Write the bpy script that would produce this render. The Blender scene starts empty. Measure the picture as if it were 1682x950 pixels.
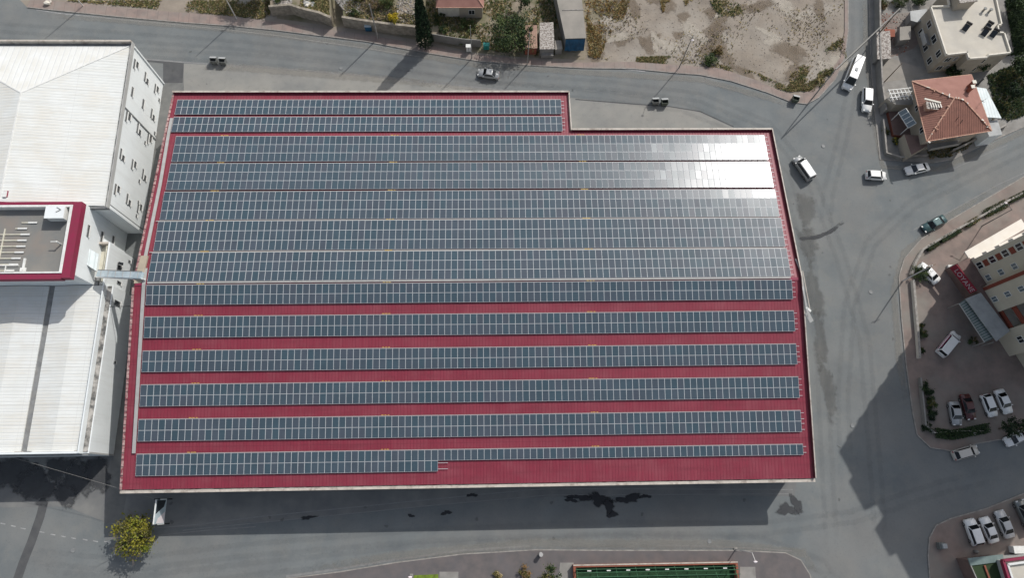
import bpy, math, random
from mathutils import Matrix, Vector, Euler
random.seed(11)
sc = bpy.context.scene
col = sc.collection
R_ = math.radians
# ------------------------------------------------------------------ camera
FPX, CAMH = 1160.0, 118.0
CROT = Euler((0.28370621790976763, -0.025523966970841378, -0.016374939724325542), 'XYZ')
cd = bpy.data.cameras.new('camera'); cam = bpy.data.objects.new('camera', cd); col.objects.link(cam)
cam.location = (0, 0, CAMH); cam.rotation_euler = CROT
cd.sensor_width = 36; cd.lens = FPX / 1682 * 36; cd.clip_start = 1; cd.clip_end = 3000
sc.camera = cam
# ------------------------------------------------------------------ light
SUN_AZ, SUN_EL = 39.5, 42.5
w = bpy.data.worlds.new('World'); sc.world = w; w.use_nodes = True
nt = w.node_tree; bg = nt.nodes['Background']
sky = nt.nodes.new('ShaderNodeTexSky'); sky.sky_type = 'NISHITA'; sky.sun_disc = False
sky.sun_elevation = R_(SUN_EL); sky.sun_rotation = R_(SUN_AZ); sky.air_density = 1.2; sky.dust_density = 2.5
hs = nt.nodes.new('ShaderNodeHueSaturation'); hs.inputs['Saturation'].default_value = .62
nt.links.new(sky.outputs[0], hs.inputs['Color']); nt.links.new(hs.outputs[0], bg.inputs[0]); bg.inputs[1].default_value = 0.112
sd = bpy.data.lights.new('sun', 'SUN'); sd.energy = 3.0; sd.angle = R_(0.5); sd.color = (1, 0.97, 0.93)
sun = bpy.data.objects.new('sun', sd); col.objects.link(sun)
sv = Vector((math.sin(R_(SUN_AZ)) * math.cos(R_(SUN_EL)), math.cos(R_(SUN_AZ)) * math.cos(R_(SUN_EL)), math.sin(R_(SUN_EL))))
sun.rotation_euler = sv.to_track_quat('Z', 'Y').to_euler(); sun.location = sv * 200
sc.view_settings.view_transform = 'Standard'; sc.view_settings.look = 'None'
sc.view_settings.exposure = 0.2; sc.view_settings.gamma = 1.0
# ------------------------------------------------------------------ pixel helper (photo pixels -> world)
RM = CROT.to_matrix()
def at(px, py, z=0.0):
    d = RM @ Vector(((px - 841) / FPX, -(py - 475) / FPX, -1.0)); t = (z - CAMH) / d.z
    return (d.x * t, d.y * t, z)
def onx(px, py, X):
    d = RM @ Vector(((px - 841) / FPX, -(py - 475) / FPX, -1.0)); t = X / d.x
    return (X, d.y * t, CAMH + d.z * t)
def P2(pts, z=0.0): return [at(x, y, z)[:2] for x, y in pts]
# ------------------------------------------------------------------ materials
MATS = {}
def mat(name, c, rough=0.8, c2=None, scale=2.0, detail=4, spec=0.3, metal=0.0, bump=0.0, bscale=None, rib=None, c3=None, scale3=0.15, amt3=0.5, emit=None, stripe=None, lo=0.35, hi=0.65):
    """principled with layered noise colour; rib=(axis, period, strength, colour gain); stripe = thin joint lines"""
    if name in MATS: return MATS[name]
    m = bpy.data.materials.new(name); m.use_nodes = True; MATS[name] = m
    n = m.node_tree; b = n.nodes['Principled BSDF']; L = n.links.new
    b.inputs['Roughness'].default_value = rough; b.inputs['Metallic'].default_value = metal
    b.inputs['Specular IOR Level'].default_value = spec
    tc = n.nodes.new('ShaderNodeTexCoord'); src = tc.outputs['Object']
    def rgb(cc):
        x = n.nodes.new('ShaderNodeRGB'); x.outputs[0].default_value = (*cc, 1); return x.outputs[0]
    out = rgb(c)
    def noise(s, d=4, r=0.6):
        x = n.nodes.new('ShaderNodeTexNoise'); x.inputs['Scale'].default_value = s; x.inputs['Detail'].default_value = d
        x.inputs['Roughness'].default_value = r; L(src, x.inputs['Vector']); return x.outputs['Fac']
    def mix(a, bb, f):
        x = n.nodes.new('ShaderNodeMix'); x.data_type = 'RGBA'; L(a, x.inputs[6]); L(bb, x.inputs[7])
        if isinstance(f, float): x.inputs[0].default_value = f
        else: L(f, x.inputs[0])
        return x.outputs[2]
    def ramp(f, lo, hi, top=1.0):
        x = n.nodes.new('ShaderNodeMapRange'); x.inputs[1].default_value = lo; x.inputs[2].default_value = hi
        x.inputs[4].default_value = top; L(f, x.inputs[0]); return x.outputs[0]
    if c2: out = mix(out, rgb(c2), ramp(noise(scale, detail), lo, hi))
    if c3: out = mix(out, rgb(c3), ramp(noise(scale3, 3, 0.65), 0.42, 0.68, amt3))
    h = None
    def wave(axis, period):
        sep = n.nodes.new('ShaderNodeSeparateXYZ'); L(src, sep.inputs[0])
        mm = n.nodes.new('ShaderNodeMath'); mm.operation = 'MULTIPLY'; mm.inputs[1].default_value = 1.0 / period
        L(sep.outputs['XYZ'.index(axis)], mm.inputs[0])
        fr = n.nodes.new('ShaderNodeMath'); fr.operation = 'FRACT'; L(mm.outputs[0], fr.inputs[0]); return fr.outputs[0]
    if rib:
        ax, per, stg, gain = rib
        fr = wave(ax, per)
        pg = n.nodes.new('ShaderNodeMath'); pg.operation = 'PINGPONG'; pg.inputs[1].default_value = 0.5; L(fr, pg.inputs[0])
        mr = ramp(pg.outputs[0], 0.02, 0.16)
        dark = rgb(tuple(v * gain for v in c)); out = mix(dark, out, mr)
        bp = n.nodes.new('ShaderNodeBump'); bp.inputs['Strength'].default_value = stg; bp.inputs['Distance'].default_value = 0.05
        L(mr, bp.inputs['Height']); L(bp.outputs[0], b.inputs['Normal']); h = bp
    if stripe:
        for ax, per, wd, cc in stripe:
            fr = wave(ax, per); lt = n.nodes.new('ShaderNodeMath'); lt.operation = 'LESS_THAN'; lt.inputs[1].default_value = wd / per; L(fr, lt.inputs[0])
            out = mix(out, rgb(cc), lt.outputs[0])
    if bump:
        bp = n.nodes.new('ShaderNodeBump'); bp.inputs['Strength'].default_value = bump; bp.inputs['Distance'].default_value = 0.05
        L(noise(bscale or scale * 4, 5), bp.inputs['Height'])
        if h: L(h.outputs[0], bp.inputs['Normal'])
        L(bp.outputs[0], b.inputs['Normal'])
    L(out, b.inputs['Base Color'])
    if emit: b.inputs['Emission Color'].default_value = (*emit, 1)
    return m
M = {}
def D(key, *a, **k): M[key] = mat(key, *a, **k); return M[key]
D('asphalt', (.130, .144, .148), .92, c2=(.172, .184, .183), scale=.16, detail=9, c3=(.19, .18, .165), scale3=.05, amt3=.5, bump=.15, bscale=9)
D('old_asphalt', (.13, .133, .128), .92, c2=(.18, .18, .17), scale=.5, detail=9, bump=.2, bscale=9)
D('concrete_yard', (.25, .248, .228), .9, c2=(.19, .192, .184), scale=.22, detail=9, c3=(.28, .265, .235), scale3=.09, amt3=.6, bump=.1, bscale=6, stripe=None)
D('sw_yard', (.150, .153, .152), .9, c2=(.21, .208, .195), scale=.3, detail=8, c3=(.11, .112, .115), scale3=.12, amt3=.5)
D('dark_patch', (.070, .072, .075), .9, c2=(.095, .096, .096), scale=.6, detail=8)
D('stain_brown', (.105, .098, .088), .9, c2=(.15, .143, .132), scale=.45, detail=8)
D('wet', (.022, .023, .026), .55, c2=(.04, .041, .044), scale=1.2, detail=6, spec=.4)
D('paint', (.36, .36, .35), .8, c2=(.20, .20, .20), scale=1.6, detail=8)
D('paint_faint', (.23, .23, .225), .85, c2=(.18, .18, .18), scale=1.2, detail=8)
D('kerb', (.33, .31, .28), .85, c2=(.20, .185, .17), scale=1.3, detail=5)
D('pavers_pink', (.285, .215, .185), .9, c2=(.205, .165, .148), scale=.6, detail=8, c3=(.25, .235, .21), scale3=.2, amt3=.6, stripe=[('X', 2.0, .06, (.17, .135, .12))])
D('pavers_dark', (.145, .125, .120), .9, c2=(.105, .098, .098), scale=.6, detail=8, c3=(.12, .115, .12), scale3=.2, amt3=.6)
D('pavers_lot', (.245, .19, .165), .9, c2=(.17, .138, .122), scale=.35, detail=8, c3=(.22, .21, .185), scale3=.13, amt3=.8)
D('soil', (.29, .247, .20), .95, c2=(.20, .172, .142), scale=.22, detail=12, c3=(.33, .305, .268), scale3=.09, amt3=.6, bump=.7, bscale=2.5)
D('soil_garden', (.26, .215, .165), .95, c2=(.13, .125, .07), scale=.35, detail=10, c3=(.33, .28, .23), scale3=.2, amt3=.6, bump=.8, bscale=3)
D('roof_maroon', (.225, .027, .048), .5, c2=(.18, .022, .038), scale=.6, detail=8, spec=.4, rib=('X', .5, .4, .80), c3=(.27, .065, .085), scale3=.3, amt3=.5, stripe=[('Y', 6.1, .07, (.15, .02, .035))])
D('maroon_dark', (.16, .016, .038), .6, c2=(.12, .016, .03), scale=1, detail=5)
D('maroon_trim', (.24, .022, .06), .55, c2=(.2, .03, .055), scale=1.2, detail=5)
D('cream_trim', (.52, .47, .41), .6, c2=(.40, .36, .31), scale=.9, detail=6)
D('pink_trim', (.5, .36, .33), .6, c2=(.20, .06, .07), scale=1.9, detail=3)
D('wall_white', (.74, .77, .765), .75, c2=(.68, .71, .705), scale=.25, detail=7, bump=.05)
D('wall_grey', (.42, .42, .40), .8, c2=(.34, .34, .33), scale=.4, detail=6)
D('roof_white', (.68, .695, .675), .6, c2=(.62, .63, .60), scale=.25, detail=9, rib=('Y', .52, .4, .88), c3=(.60, .56, .48), scale3=.16, amt3=.6, stripe=[('Y', 2.9, .07, (.48, .48, .46)), ('X', 8.3, .05, (.56, .56, .54))])
D('roof_white_end', (.70, .71, .69), .6, c2=(.63, .62, .57), scale=.3, detail=8, rib=('X', .95, .35, .88))
D('gutter_grey', (.16, .165, .165), .6, c2=(.24, .245, .24), scale=.8, detail=5)
D('gutter_rust', (.10, .10, .095), .7, c2=(.40, .38, .35), scale=.9, detail=8, lo=.42, hi=.6)
D('flat_roof', (.175, .18, .175), .85, c2=(.22, .21, .19), scale=.3, detail=8, c3=(.26, .205, .165), scale3=.11, amt3=.9)
D('white_metal', (.72, .72, .69), .5, c2=(.6, .6, .57), scale=1.5, detail=5)
D('cream_pipe', (.62, .60, .50), .6, c2=(.5, .47, .38), scale=1.5, detail=5)
D('tray', (.40, .39, .38), .55, c2=(.33, .33, .31), scale=1, detail=6, spec=.5)
D('tray_side', (.2, .2, .2), .5)
D('duct_blue', (.50, .575, .60), .45, c2=(.34, .42, .45), scale=.8, detail=5, spec=.5)
D('yellow', (.55, .36, .08), .6)
D('beige_sheet', (.42, .36, .27), .7, c2=(.36, .31, .24), scale=1.2)
D('rail_alu', (.50, .52, .53), .45, spec=.4, metal=.0)
D('glass_dark', (.022, .026, .03), .12, spec=.6)
D('glass_grey', (.13, .16, .18), .15, spec=.6)
D('black', (.02, .02, .02), .6)
D('rubber', (.025, .025, .025), .85)
D('house_beige', (.40, .35, .28), .85, c2=(.33, .29, .235), scale=.5, detail=7)
D('screed', (.52, .485, .415), .85, c2=(.46, .425, .36), scale=.35, detail=8, c3=(.36, .345, .32), scale3=.3, amt3=.4)
D('parapet_cream', (.70, .66, .57), .7, c2=(.6, .56, .48), scale=1.5)
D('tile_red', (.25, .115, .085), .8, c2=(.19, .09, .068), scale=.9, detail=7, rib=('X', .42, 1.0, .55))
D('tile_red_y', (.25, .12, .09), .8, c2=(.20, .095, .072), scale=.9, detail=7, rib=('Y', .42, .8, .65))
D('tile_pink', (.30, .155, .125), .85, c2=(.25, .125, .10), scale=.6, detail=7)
D('ridge_cap', (.50, .32, .24), .8, c2=(.38, .2, .14), scale=2)
D('metal_white_roof', (.62, .68, .68), .45, c2=(.52, .58, .58), scale=.6, rib=('X', .6, .6, .75))
D('wood', (.16, .11, .07), .85, c2=(.11, .08, .05), scale=3)
D('pole_grey', (.30, .29, .27), .6, c2=(.24, .23, .21), scale=2)
D('pole_white', (.55, .53, .50), .6)
D('facade_beige', (.50, .455, .36), .85, c2=(.44, .40, .32), scale=.4, detail=6)
D('facade_white', (.66, .61, .54), .8, c2=(.7, .66, .6), scale=.6)
D('facade_red', (.17, .045, .03), .8, c2=(.2, .05, .03), scale=1)
D('facade_brown', (.17, .115, .10), .85, c2=(.13, .09, .08), scale=.8)
D('canopy_grey', (.37, .38, .375), .6, c2=(.28, .29, .285), scale=.6, detail=8)
D('canopy_green', (.17, .22, .21), .5, c2=(.13, .175, .165), scale=1)
D('sign_red', (.20, .015, .03), .5, c2=(.2, .012, .03), scale=2)
D('letter_white', (.75, .68, .68), .5); D('letter_pale', (.42, .33, .34), .6)
D('green_steel', (.04, .12, .06), .5, c2=(.03, .08, .04), scale=2)
D('green_turf', (.012, .036, .016), .95, c2=(.02, .055, .022), scale=1.5, detail=8)
D('green_bright', (.09, .12, .02), .8, c2=(.16, .24, .02), scale=2)
D('brick_red', (.27, .09, .055), .85, c2=(.20, .07, .045), scale=1.5)
D('stone_wall', (.36, .32, .26), .9, c2=(.20, .175, .14), scale=1.3, detail=7, bump=.5, bscale=3)
D('concrete', (.27, .26, .24), .9, c2=(.2, .19, .175), scale=.5, detail=8)
D('concrete_roof', (.30, .275, .24), .9, c2=(.23, .215, .19), scale=.35, detail=8)
D('tarp_blue', (.02, .10, .19), .55, c2=(.012, .055, .11), scale=1.2, bump=.5, bscale=2)
D('rust_roof', (.38, .245, .185), .85, c2=(.28, .18, .14), scale=.9, detail=8, rib=('X', .4, .5, .75))
D('rubble', (.45, .42, .38), .95, c2=(.20, .17, .15), scale=3.2, detail=6, bump=1, bscale=5, lo=.45, hi=.55)
D('bin_grey', (.17, .175, .165), .6, c2=(.12, .125, .12), scale=2)
D('bin_green', (.10, .12, .09), .7, c2=(.07, .085, .065), scale=2)
D('turquoise', (.03, .26, .22), .5)
D('bark', (.15, .12, .09), .9, c2=(.10, .08, .06), scale=3)
D('leaf_dark', (.022, .042, .014), .7); D('leaf_mid', (.045, .075, .022), .7); D('leaf_light', (.085, .115, .035), .7)
D('leaf_yellow', (.21, .195, .022), .75); D('leaf_lime', (.14, .165, .018), .75); D('leaf_olive', (.11, .10, .03), .7)
D('leaf_gold', (.50, .37, .02), .7); D('leaf_orange', (.24, .13, .035), .75); D('leaf_cyp', (.012, .026, .012), .8); D('leaf_cyp2', (.035, .065, .026), .8)
D('dry_straw', (.36, .29, .14), .9); D('dry_brown', (.17, .12, .06), .9); D('twig', (.17, .135, .115), .9)
D('skin', (.45, .28, .2), .6)
def streaks(key, scale, c, amt, lo=.5, hi=.78):
    n = M[key].node_tree; L = n.links.new; b = n.nodes['Principled BSDF']; old = b.inputs['Base Color'].links[0].from_socket
    tc = n.nodes.new('ShaderNodeTexCoord'); mp = n.nodes.new('ShaderNodeMapping'); mp.inputs['Scale'].default_value = scale; L(tc.outputs['Object'], mp.inputs[0])
    ns = n.nodes.new('ShaderNodeTexNoise'); ns.inputs['Scale'].default_value = 1; ns.inputs['Detail'].default_value = 7; ns.inputs['Roughness'].default_value = .7; L(mp.outputs[0], ns.inputs['Vector'])
    mr = n.nodes.new('ShaderNodeMapRange'); mr.inputs[1].default_value = lo; mr.inputs[2].default_value = hi; mr.inputs[4].default_value = amt; L(ns.outputs['Fac'], mr.inputs[0])
    x = n.nodes.new('ShaderNodeMix'); x.data_type = 'RGBA'; L(mr.outputs[0], x.inputs[0]); L(old, x.inputs[6]); x.inputs[7].default_value = (*c, 1); L(x.outputs[2], b.inputs['Base Color'])
streaks('roof_maroon', (2.2, .12, 1), (.33, .11, .12), .28); streaks('roof_maroon', (.1, 1.1, 1), (.13, .02, .03), .6)
streaks('roof_white', (.12, 2.4, 1), (.50, .46, .38), .5); streaks('wall_white', (1.2, 1.2, .08), (.5, .49, .46), .35)
streaks('gutter_grey', (.3, .3, 1), (.28, .25, .2), .5); streaks('asphalt', (.35, .35, 1), (.21, .205, .185), .5); streaks('asphalt', (3.5, 3.5, 1), (.09, .095, .095), .5, .55, .7)
streaks('concrete_yard', (1.4, 1.4, 1), (.15, .15, .14), .55, .55, .72); streaks('cream_trim', (.8, .8, 1), (.22, .18, .15), .8, .5, .65)
# solar cells: dark blue-grey glass with fine busbar lines
def cell_mat():
    m = bpy.data.materials.new('solar_glass'); m.use_nodes = True; n = m.node_tree; L = n.links.new
    b = n.nodes['Principled BSDF']
    oi = n.nodes.new('ShaderNodeObjectInfo')
    geo = n.nodes.new('ShaderNodeNewGeometry')
    mr = n.nodes.new('ShaderNodeMix'); mr.data_type = 'RGBA'
    mr.inputs[6].default_value = (.046, .076, .096, 1); mr.inputs[7].default_value = (.064, .078, .098, 1)
    ad = n.nodes.new('ShaderNodeMath'); ad.operation = 'ADD'; L(geo.outputs['Random Per Island'], ad.inputs[0]); L(oi.outputs['Random'], ad.inputs[1])
    fr = n.nodes.new('ShaderNodeMath'); fr.operation = 'FRACT'; L(ad.outputs[0], fr.inputs[0]); L(fr.outputs[0], mr.inputs[0])
    tc = n.nodes.new('ShaderNodeTexCoord'); ns = n.nodes.new('ShaderNodeTexNoise'); ns.inputs['Scale'].default_value = .35; ns.inputs['Detail'].default_value = 6
    L(geo.outputs['Position'], ns.inputs['Vector'])
    mx = n.nodes.new('ShaderNodeMix'); mx.data_type = 'RGBA'; mx.blend_type = 'MULTIPLY'; mx.inputs[0].default_value = 1
    cr = n.nodes.new('ShaderNodeMapRange'); cr.inputs[3].default_value = .78; cr.inputs[4].default_value = 1.25; L(ns.outputs['Fac'], cr.inputs[0])
    L(mr.outputs[2], mx.inputs[6]); L(cr.outputs[0], mx.inputs[7]); L(mx.outputs[2], b.inputs['Base Color'])
    b.inputs['Roughness'].default_value = .245; b.inputs['IOR'].default_value = 1.45
    b.inputs['Specular IOR Level'].default_value = .5
    MATS['solar_glass'] = m; return m
M['solar_glass'] = cell_mat()
# ------------------------------------------------------------------ mesh builder
class MB:
    def __init__(s): s.v = []; s.f = []; s.mi = []; s.ms = []
    def m(s, name):
        if name not in s.ms: s.ms.append(name)
        return s.ms.index(name)
    def add(s, vs, fs, mt):
        k = len(s.v); s.v += [tuple(x) for x in vs]; i = s.m(mt)
        for f in fs: s.f.append(tuple(a + k for a in f)); s.mi.append(i)
        return s
    def prism(s, poly, z0, z1, mt, top=None, z1f=None):
        n = len(poly); a = sum(poly[i][0] * poly[(i + 1) % n][1] - poly[(i + 1) % n][0] * poly[i][1] for i in range(n))
        if a < 0: poly = poly[::-1]
        vs = [(x, y, z0) for x, y in poly] + [(x, y, z1 if z1f is None else z1f(x, y)) for x, y in poly]
        s.add(vs, [tuple(range(n))[::-1]] + [(i, (i + 1) % n, n + (i + 1) % n, n + i) for i in range(n)], mt)
        k = len(s.v); s.f.append(tuple(range(k - n, k))); s.mi.append(s.m(top or mt)); return s
    def box(s, x0, y0, z0, x1, y1, z1, mt, top=None):
        return s.prism([(x0, y0), (x1, y0), (x1, y1), (x0, y1)], z0, z1, mt, top)
    def rbox(s, c, size, ang, mt, z0=0, top=None):
        cx, cy = c; hx, hy, hz = size[0] / 2, size[1] / 2, size[2]; ca, sa = math.cos(ang), math.sin(ang)
        return s.prism([(cx + x * ca - y * sa, cy + x * sa + y * ca) for x, y in ((-hx, -hy), (hx, -hy), (hx, hy), (-hx, hy))], z0, z0 + hz, mt, top)
    def sheet(s, poly, z, mt):
        n = len(poly); a = sum(poly[i][0] * poly[(i + 1) % n][1] - poly[(i + 1) % n][0] * poly[i][1] for i in range(n))
        if a < 0: poly = poly[::-1]
        return s.add([(x, y, z) for x, y in poly], [tuple(range(n))], mt)
    def quad(s, a, b, c, d, mt): return s.add([a, b, c, d], [(0, 1, 2, 3)], mt)
    def tube(s, a, b, r, mt, r2=None, n=8):
        a = Vector(a); b = Vector(b); d = (b - a); q = d.to_track_quat('Z', 'Y').to_matrix(); r2 = r if r2 is None else r2
        vs = []
        for p, rr in ((a, r), (b, r2)):
            for i in range(n):
                t = 2 * math.pi * i / n; vs.append(p + q @ Vector((math.cos(t) * rr, math.sin(t) * rr, 0)))
        return s.add(vs, [(i, (i + 1) % n, n + (i + 1) % n, n + i) for i in range(n)] + [tuple(range(n))[::-1], tuple(range(n, 2 * n))], mt)
    def beam(s, a, b, w, h, mt):
        a = Vector(a); b = Vector(b); d = (b - a).normalized(); sd_ = d.cross(Vector((0, 0, 1)))
        if sd_.length < 1e-4: sd_ = Vector((1, 0, 0))
        sd_.normalize(); u = sd_.cross(d); vs = []
        for p in (a, b):
            for x, y in ((-1, -1), (1, -1), (1, 1), (-1, 1)): vs.append(p + sd_ * x * w / 2 + u * y * h / 2)
        return s.add(vs, [(0, 1, 5, 4), (1, 2, 6, 5), (2, 3, 7, 6), (3, 0, 4, 7), (3, 2, 1, 0), (4, 5, 6, 7)], mt)
    def strip(s, pts, wd, z, mt, z1=None):
        """ribbon along a polyline (flat, or a solid kerb when z1 is given)"""
        n = len(pts); Lp = []; Rp = []
        for i in range(n):
            a = Vector(pts[max(i - 1, 0)]); b = Vector(pts[min(i + 1, n - 1)]); d = (b - a).normalized(); nn = Vector((-d.y, d.x)) * wd / 2; p = Vector(pts[i])
            Lp.append(p + nn); Rp.append(p - nn)
        if z1 is None:
            vs = [(p.x, p.y, z) for p in Lp + Rp]; return s.add(vs, [(i, n + i, n + i + 1, i + 1) for i in range(n - 1)], mt)
        for i in range(n - 1):
            s.prism([tuple(Lp[i]), tuple(Rp[i]), tuple(Rp[i + 1]), tuple(Lp[i + 1])], z, z1, mt)
        return s
    def lump(s, c, r, mt, sq=(1, 1, 1), seed=None, n=7):
        rn = random.Random(seed); vs = []; rows = 4
        for j in range(1, rows):
            ph = math.pi * j / rows
            for i in range(n):
                t = 2 * math.pi * i / n; k = r * rn.uniform(.75, 1.15)
                vs.append((c[0] + k * sq[0] * math.sin(ph) * math.cos(t), c[1] + k * sq[1] * math.sin(ph) * math.sin(t), c[2] + k * sq[2] * math.cos(ph)))
        vs += [(c[0], c[1], c[2] + r * sq[2]), (c[0], c[1], c[2] - r * sq[2])]; fs = []
        for j in range(rows - 2):
            for i in range(n): fs.append((j * n + i, (j + 1) * n + i, (j + 1) * n + (i + 1) % n, j * n + (i + 1) % n))
        T = len(vs) - 2
        for i in range(n): fs.append((T, i, (i + 1) % n)); fs.append((T + 1, (rows - 2) * n + (i + 1) % n, (rows - 2) * n + i))
        return s.add(vs, fs, mt)
    def build(s, name, parent=None, origin=None, smooth=False):
        o_ = Vector(origin) if origin is not None else (Vector(parent['_o']) if parent is not None and '_o' in parent else Vector((0, 0, 0)))
        me = bpy.data.meshes.new(name); me.from_pydata([(x - o_.x, y - o_.y, z - o_.z) for x, y, z in s.v], [], s.f)
        for k in s.ms: me.materials.append(M[k])
        me.polygons.foreach_set('material_index', s.mi)
        if smooth: me.polygons.foreach_set('use_smooth', [True] * len(s.f))
        me.update()
        o = bpy.data.objects.new(name, me); col.objects.link(o)
        if parent is not None:
            o.parent = parent
            if '_o' in parent: o['_o'] = list(parent['_o'])
        elif origin is not None: o.location = o_
        return o
def tag(o, label=None, cat=None, group=None, kind=None):
    if label: o['label'] = label
    if cat: o['category'] = cat
    if group: o['group'] = group
    if kind: o['kind'] = kind
    return o
def thing(name, label, cat, loc=(0, 0, 0), group=None, rz=0.0, world=True):
    o = bpy.data.objects.new(name, None); col.objects.link(o); o.empty_display_size = .3
    o.location = loc; o.rotation_euler = (0, 0, rz)
    if world: o['_o'] = list(loc)
    return tag(o, label, cat, group)
def copy_tree(o, parent=None):
    c = o.copy(); col.objects.link(c); c.parent = parent
    for ch in list(o.children): copy_tree(ch, c)
    return c
def S(name, mb): return tag(mb.build(name), kind='structure')

# ================================================================== GROUND
S('ground', MB().add([(-400, -400, -.02), (400, -400, -.02), (400, 400, -.02), (-400, 400, -.02)], [(0, 1, 2, 3)], 'soil'))
kerbN = [(-150, -60), (20, -14), (45, 12), (100, 18), (200, 28), (300, 37), (385, 43), (455, 50), (600, 68), (700, 87), (790, 101), (860, 107), (960, 112), (1040, 113), (1110, 120), (1150, 123), (1200, 133), (1260, 152), (1300, 168), (1325, 171), (1345, 160), (1372, 130), (1387, 95), (1393, 50), (1393, 0), (1390, -120)]
road_poly = P2(kerbN + [(1427, -120), (1427, 0), (1430, 100), (1436, 180), (1445, 262), (1530, 268), (1565, 262), (1600, 245), (1650, 222), (1682, 208), (1900, 90), (2300, -50), (2300, 1150), (1400, 1300), (-300, 1300), (-400, 500), (-250, -100)])
S('road', MB().sheet(road_poly, .0, 'asphalt'))
yard = MB().sheet(P2([(302, 104), (400, 110), (500, 117), (600, 125), (700, 136), (850, 151), (1050, 172), (1100, 175), (1150, 184), (1205, 210), (1262, 235), (1262, 330), (270, 330), (262, 260), (285, 150)]), .004, 'concrete_yard')
S('forecourt', yard)
S('alley', MB().sheet(P2([(262, 150), (302, 104), (302, 160), (262, 500), (200, 860), (170, 860), (230, 400), (240, 300)]), .008, 'old_asphalt'))
S('side_yard', MB().sheet(P2([(-60, 700), (190, 700), (270, 735), (270, 870), (182, 862), (110, 833), (-60, 835)]), .0075, 'sw_yard'))
S('pavement_slab', MB().sheet(P2([(225, 800), (1310, 780), (1305, 816), (1110, 815), (900, 817), (700, 832), (430, 858), (230, 872)]), .004, 'concrete_yard' if False else 'sw_yard'))
S('asphalt_patch', MB().sheet(P2([(240, 97), (302, 102), (300, 136), (268, 136), (268, 104), (238, 101)]), .012, 'dark_patch'))
S('trench_patch', MB().strip(P2([(72, 826), (66, 850), (52, 890), (38, 925), (26, 960), (10, 1010)]), 1.35, .0115, 'dark_patch'))
S('kerb_channel', MB().strip(P2([(-20, 92), (100, 92), (240, 97), (300, 102), (400, 109), (500, 116), (600, 124), (700, 135), (850, 150)]), .28, .0125, 'paint_faint')
  .strip(P2([(945, 163), (1050, 171.5), (1100, 175), (1150, 183), (1205, 208)]), .22, .0125, 'dark_patch')
  .strip(P2([(232, 870), (330, 862), (430, 849), (560, 836), (700, 822), (800, 812), (900, 803), (1100, 804), (1302, 805), (1302, 820)]), .16, .0125, 'paint_faint')
  .strip(P2([(300, 872), (420, 860), (560, 846), (700, 832), (900, 814), (1100, 813), (1300, 812)]), .12, .0165, 'paint_faint'))
S('edge_line', MB().strip(P2([(60, 16), (100, 22), (200, 32), (300, 41), (385, 50), (455, 58), (530, 69), (600, 79), (690, 93)]), .16, .016, 'paint')
  .strip(P2([(930, 105.5), (1000, 110), (1060, 117)]), .3, .016, 'paint')
  .strip(P2([(1100, 124), (1160, 135), (1200, 146), (1245, 162)]), .13, .016, 'paint_faint')
  .strip(P2([(1500, 378), (1560, 348), (1640, 303), (1700, 276)]), .14, .016, 'paint_faint')
  .strip(P2([(1560, 280), (1600, 262), (1655, 238)]), .14, .016, 'paint_faint')
  .strip(P2([(215, 886), (270, 879), (340, 872), (420, 866)]), .13, .016, 'paint_faint')
  .strip(P2([(470, 948), (540, 938), (650, 920), (760, 905), (870, 898)]), .32, .016, 'paint_faint')
  .strip(P2([(1080, 897), (1150, 898), (1230, 901), (1300, 906)]), .22, .016, 'paint_faint'))
md = MB()
for x, y in [(5, 861), (22, 865), (38, 869), (69, 875), (87, 879), (104, 882), (121, 885), (140, 887.5), (157, 890), (175, 891)]:
    a = at(x - 4, y - .8); b = at(x + 4, y + .8); md.strip([a[:2], b[:2]], .17, .02, 'paint')
S('road_marking', md)
def soft_mat(name, c, top, rough=.9):
    m = mat(name, c, rough, c2=tuple(v * 1.25 for v in c), scale=.8, detail=8); M[name] = m
    n = m.node_tree; L = n.links.new; b = n.nodes['Principled BSDF']; out = n.nodes['Material Output']
    at_ = n.nodes.new('ShaderNodeAttribute'); at_.attribute_name = 'fade'
    tc = n.nodes.new('ShaderNodeTexCoord'); ns = n.nodes.new('ShaderNodeTexNoise'); ns.inputs['Scale'].default_value = .9; ns.inputs['Detail'].default_value = 8; ns.inputs['Roughness'].default_value = .65; L(tc.outputs['Object'], ns.inputs['Vector'])
    mm = n.nodes.new('ShaderNodeMath'); mm.operation = 'MULTIPLY_ADD'; mm.inputs[1].default_value = 1.7; mm.inputs[2].default_value = -.85; L(ns.outputs['Fac'], mm.inputs[0])
    a2 = n.nodes.new('ShaderNodeMath'); a2.operation = 'ADD'; L(at_.outputs['Fac'], a2.inputs[0]); L(mm.outputs[0], a2.inputs[1])
    mr = n.nodes.new('ShaderNodeMapRange'); mr.inputs[1].default_value = .15; mr.inputs[2].default_value = .75; mr.inputs[4].default_value = top; mr.interpolation_type = 'SMOOTHSTEP'; L(a2.outputs[0], mr.inputs[0])
    gate = n.nodes.new('ShaderNodeMath'); gate.operation = 'MINIMUM'; mg = n.nodes.new('ShaderNodeMath'); mg.operation = 'MULTIPLY'; mg.inputs[1].default_value = 4.0; L(at_.outputs['Fac'], mg.inputs[0]); L(mg.outputs[0], gate.inputs[0]); L(mr.outputs[0], gate.inputs[1])
    tr = n.nodes.new('ShaderNodeBsdfTransparent'); mx = n.nodes.new('ShaderNodeMixShader'); L(gate.outputs[0], mx.inputs[0]); L(tr.outputs[0], mx.inputs[1]); L(b.outputs[0], mx.inputs[2]); L(mx.outputs[0], out.inputs[0])
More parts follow.
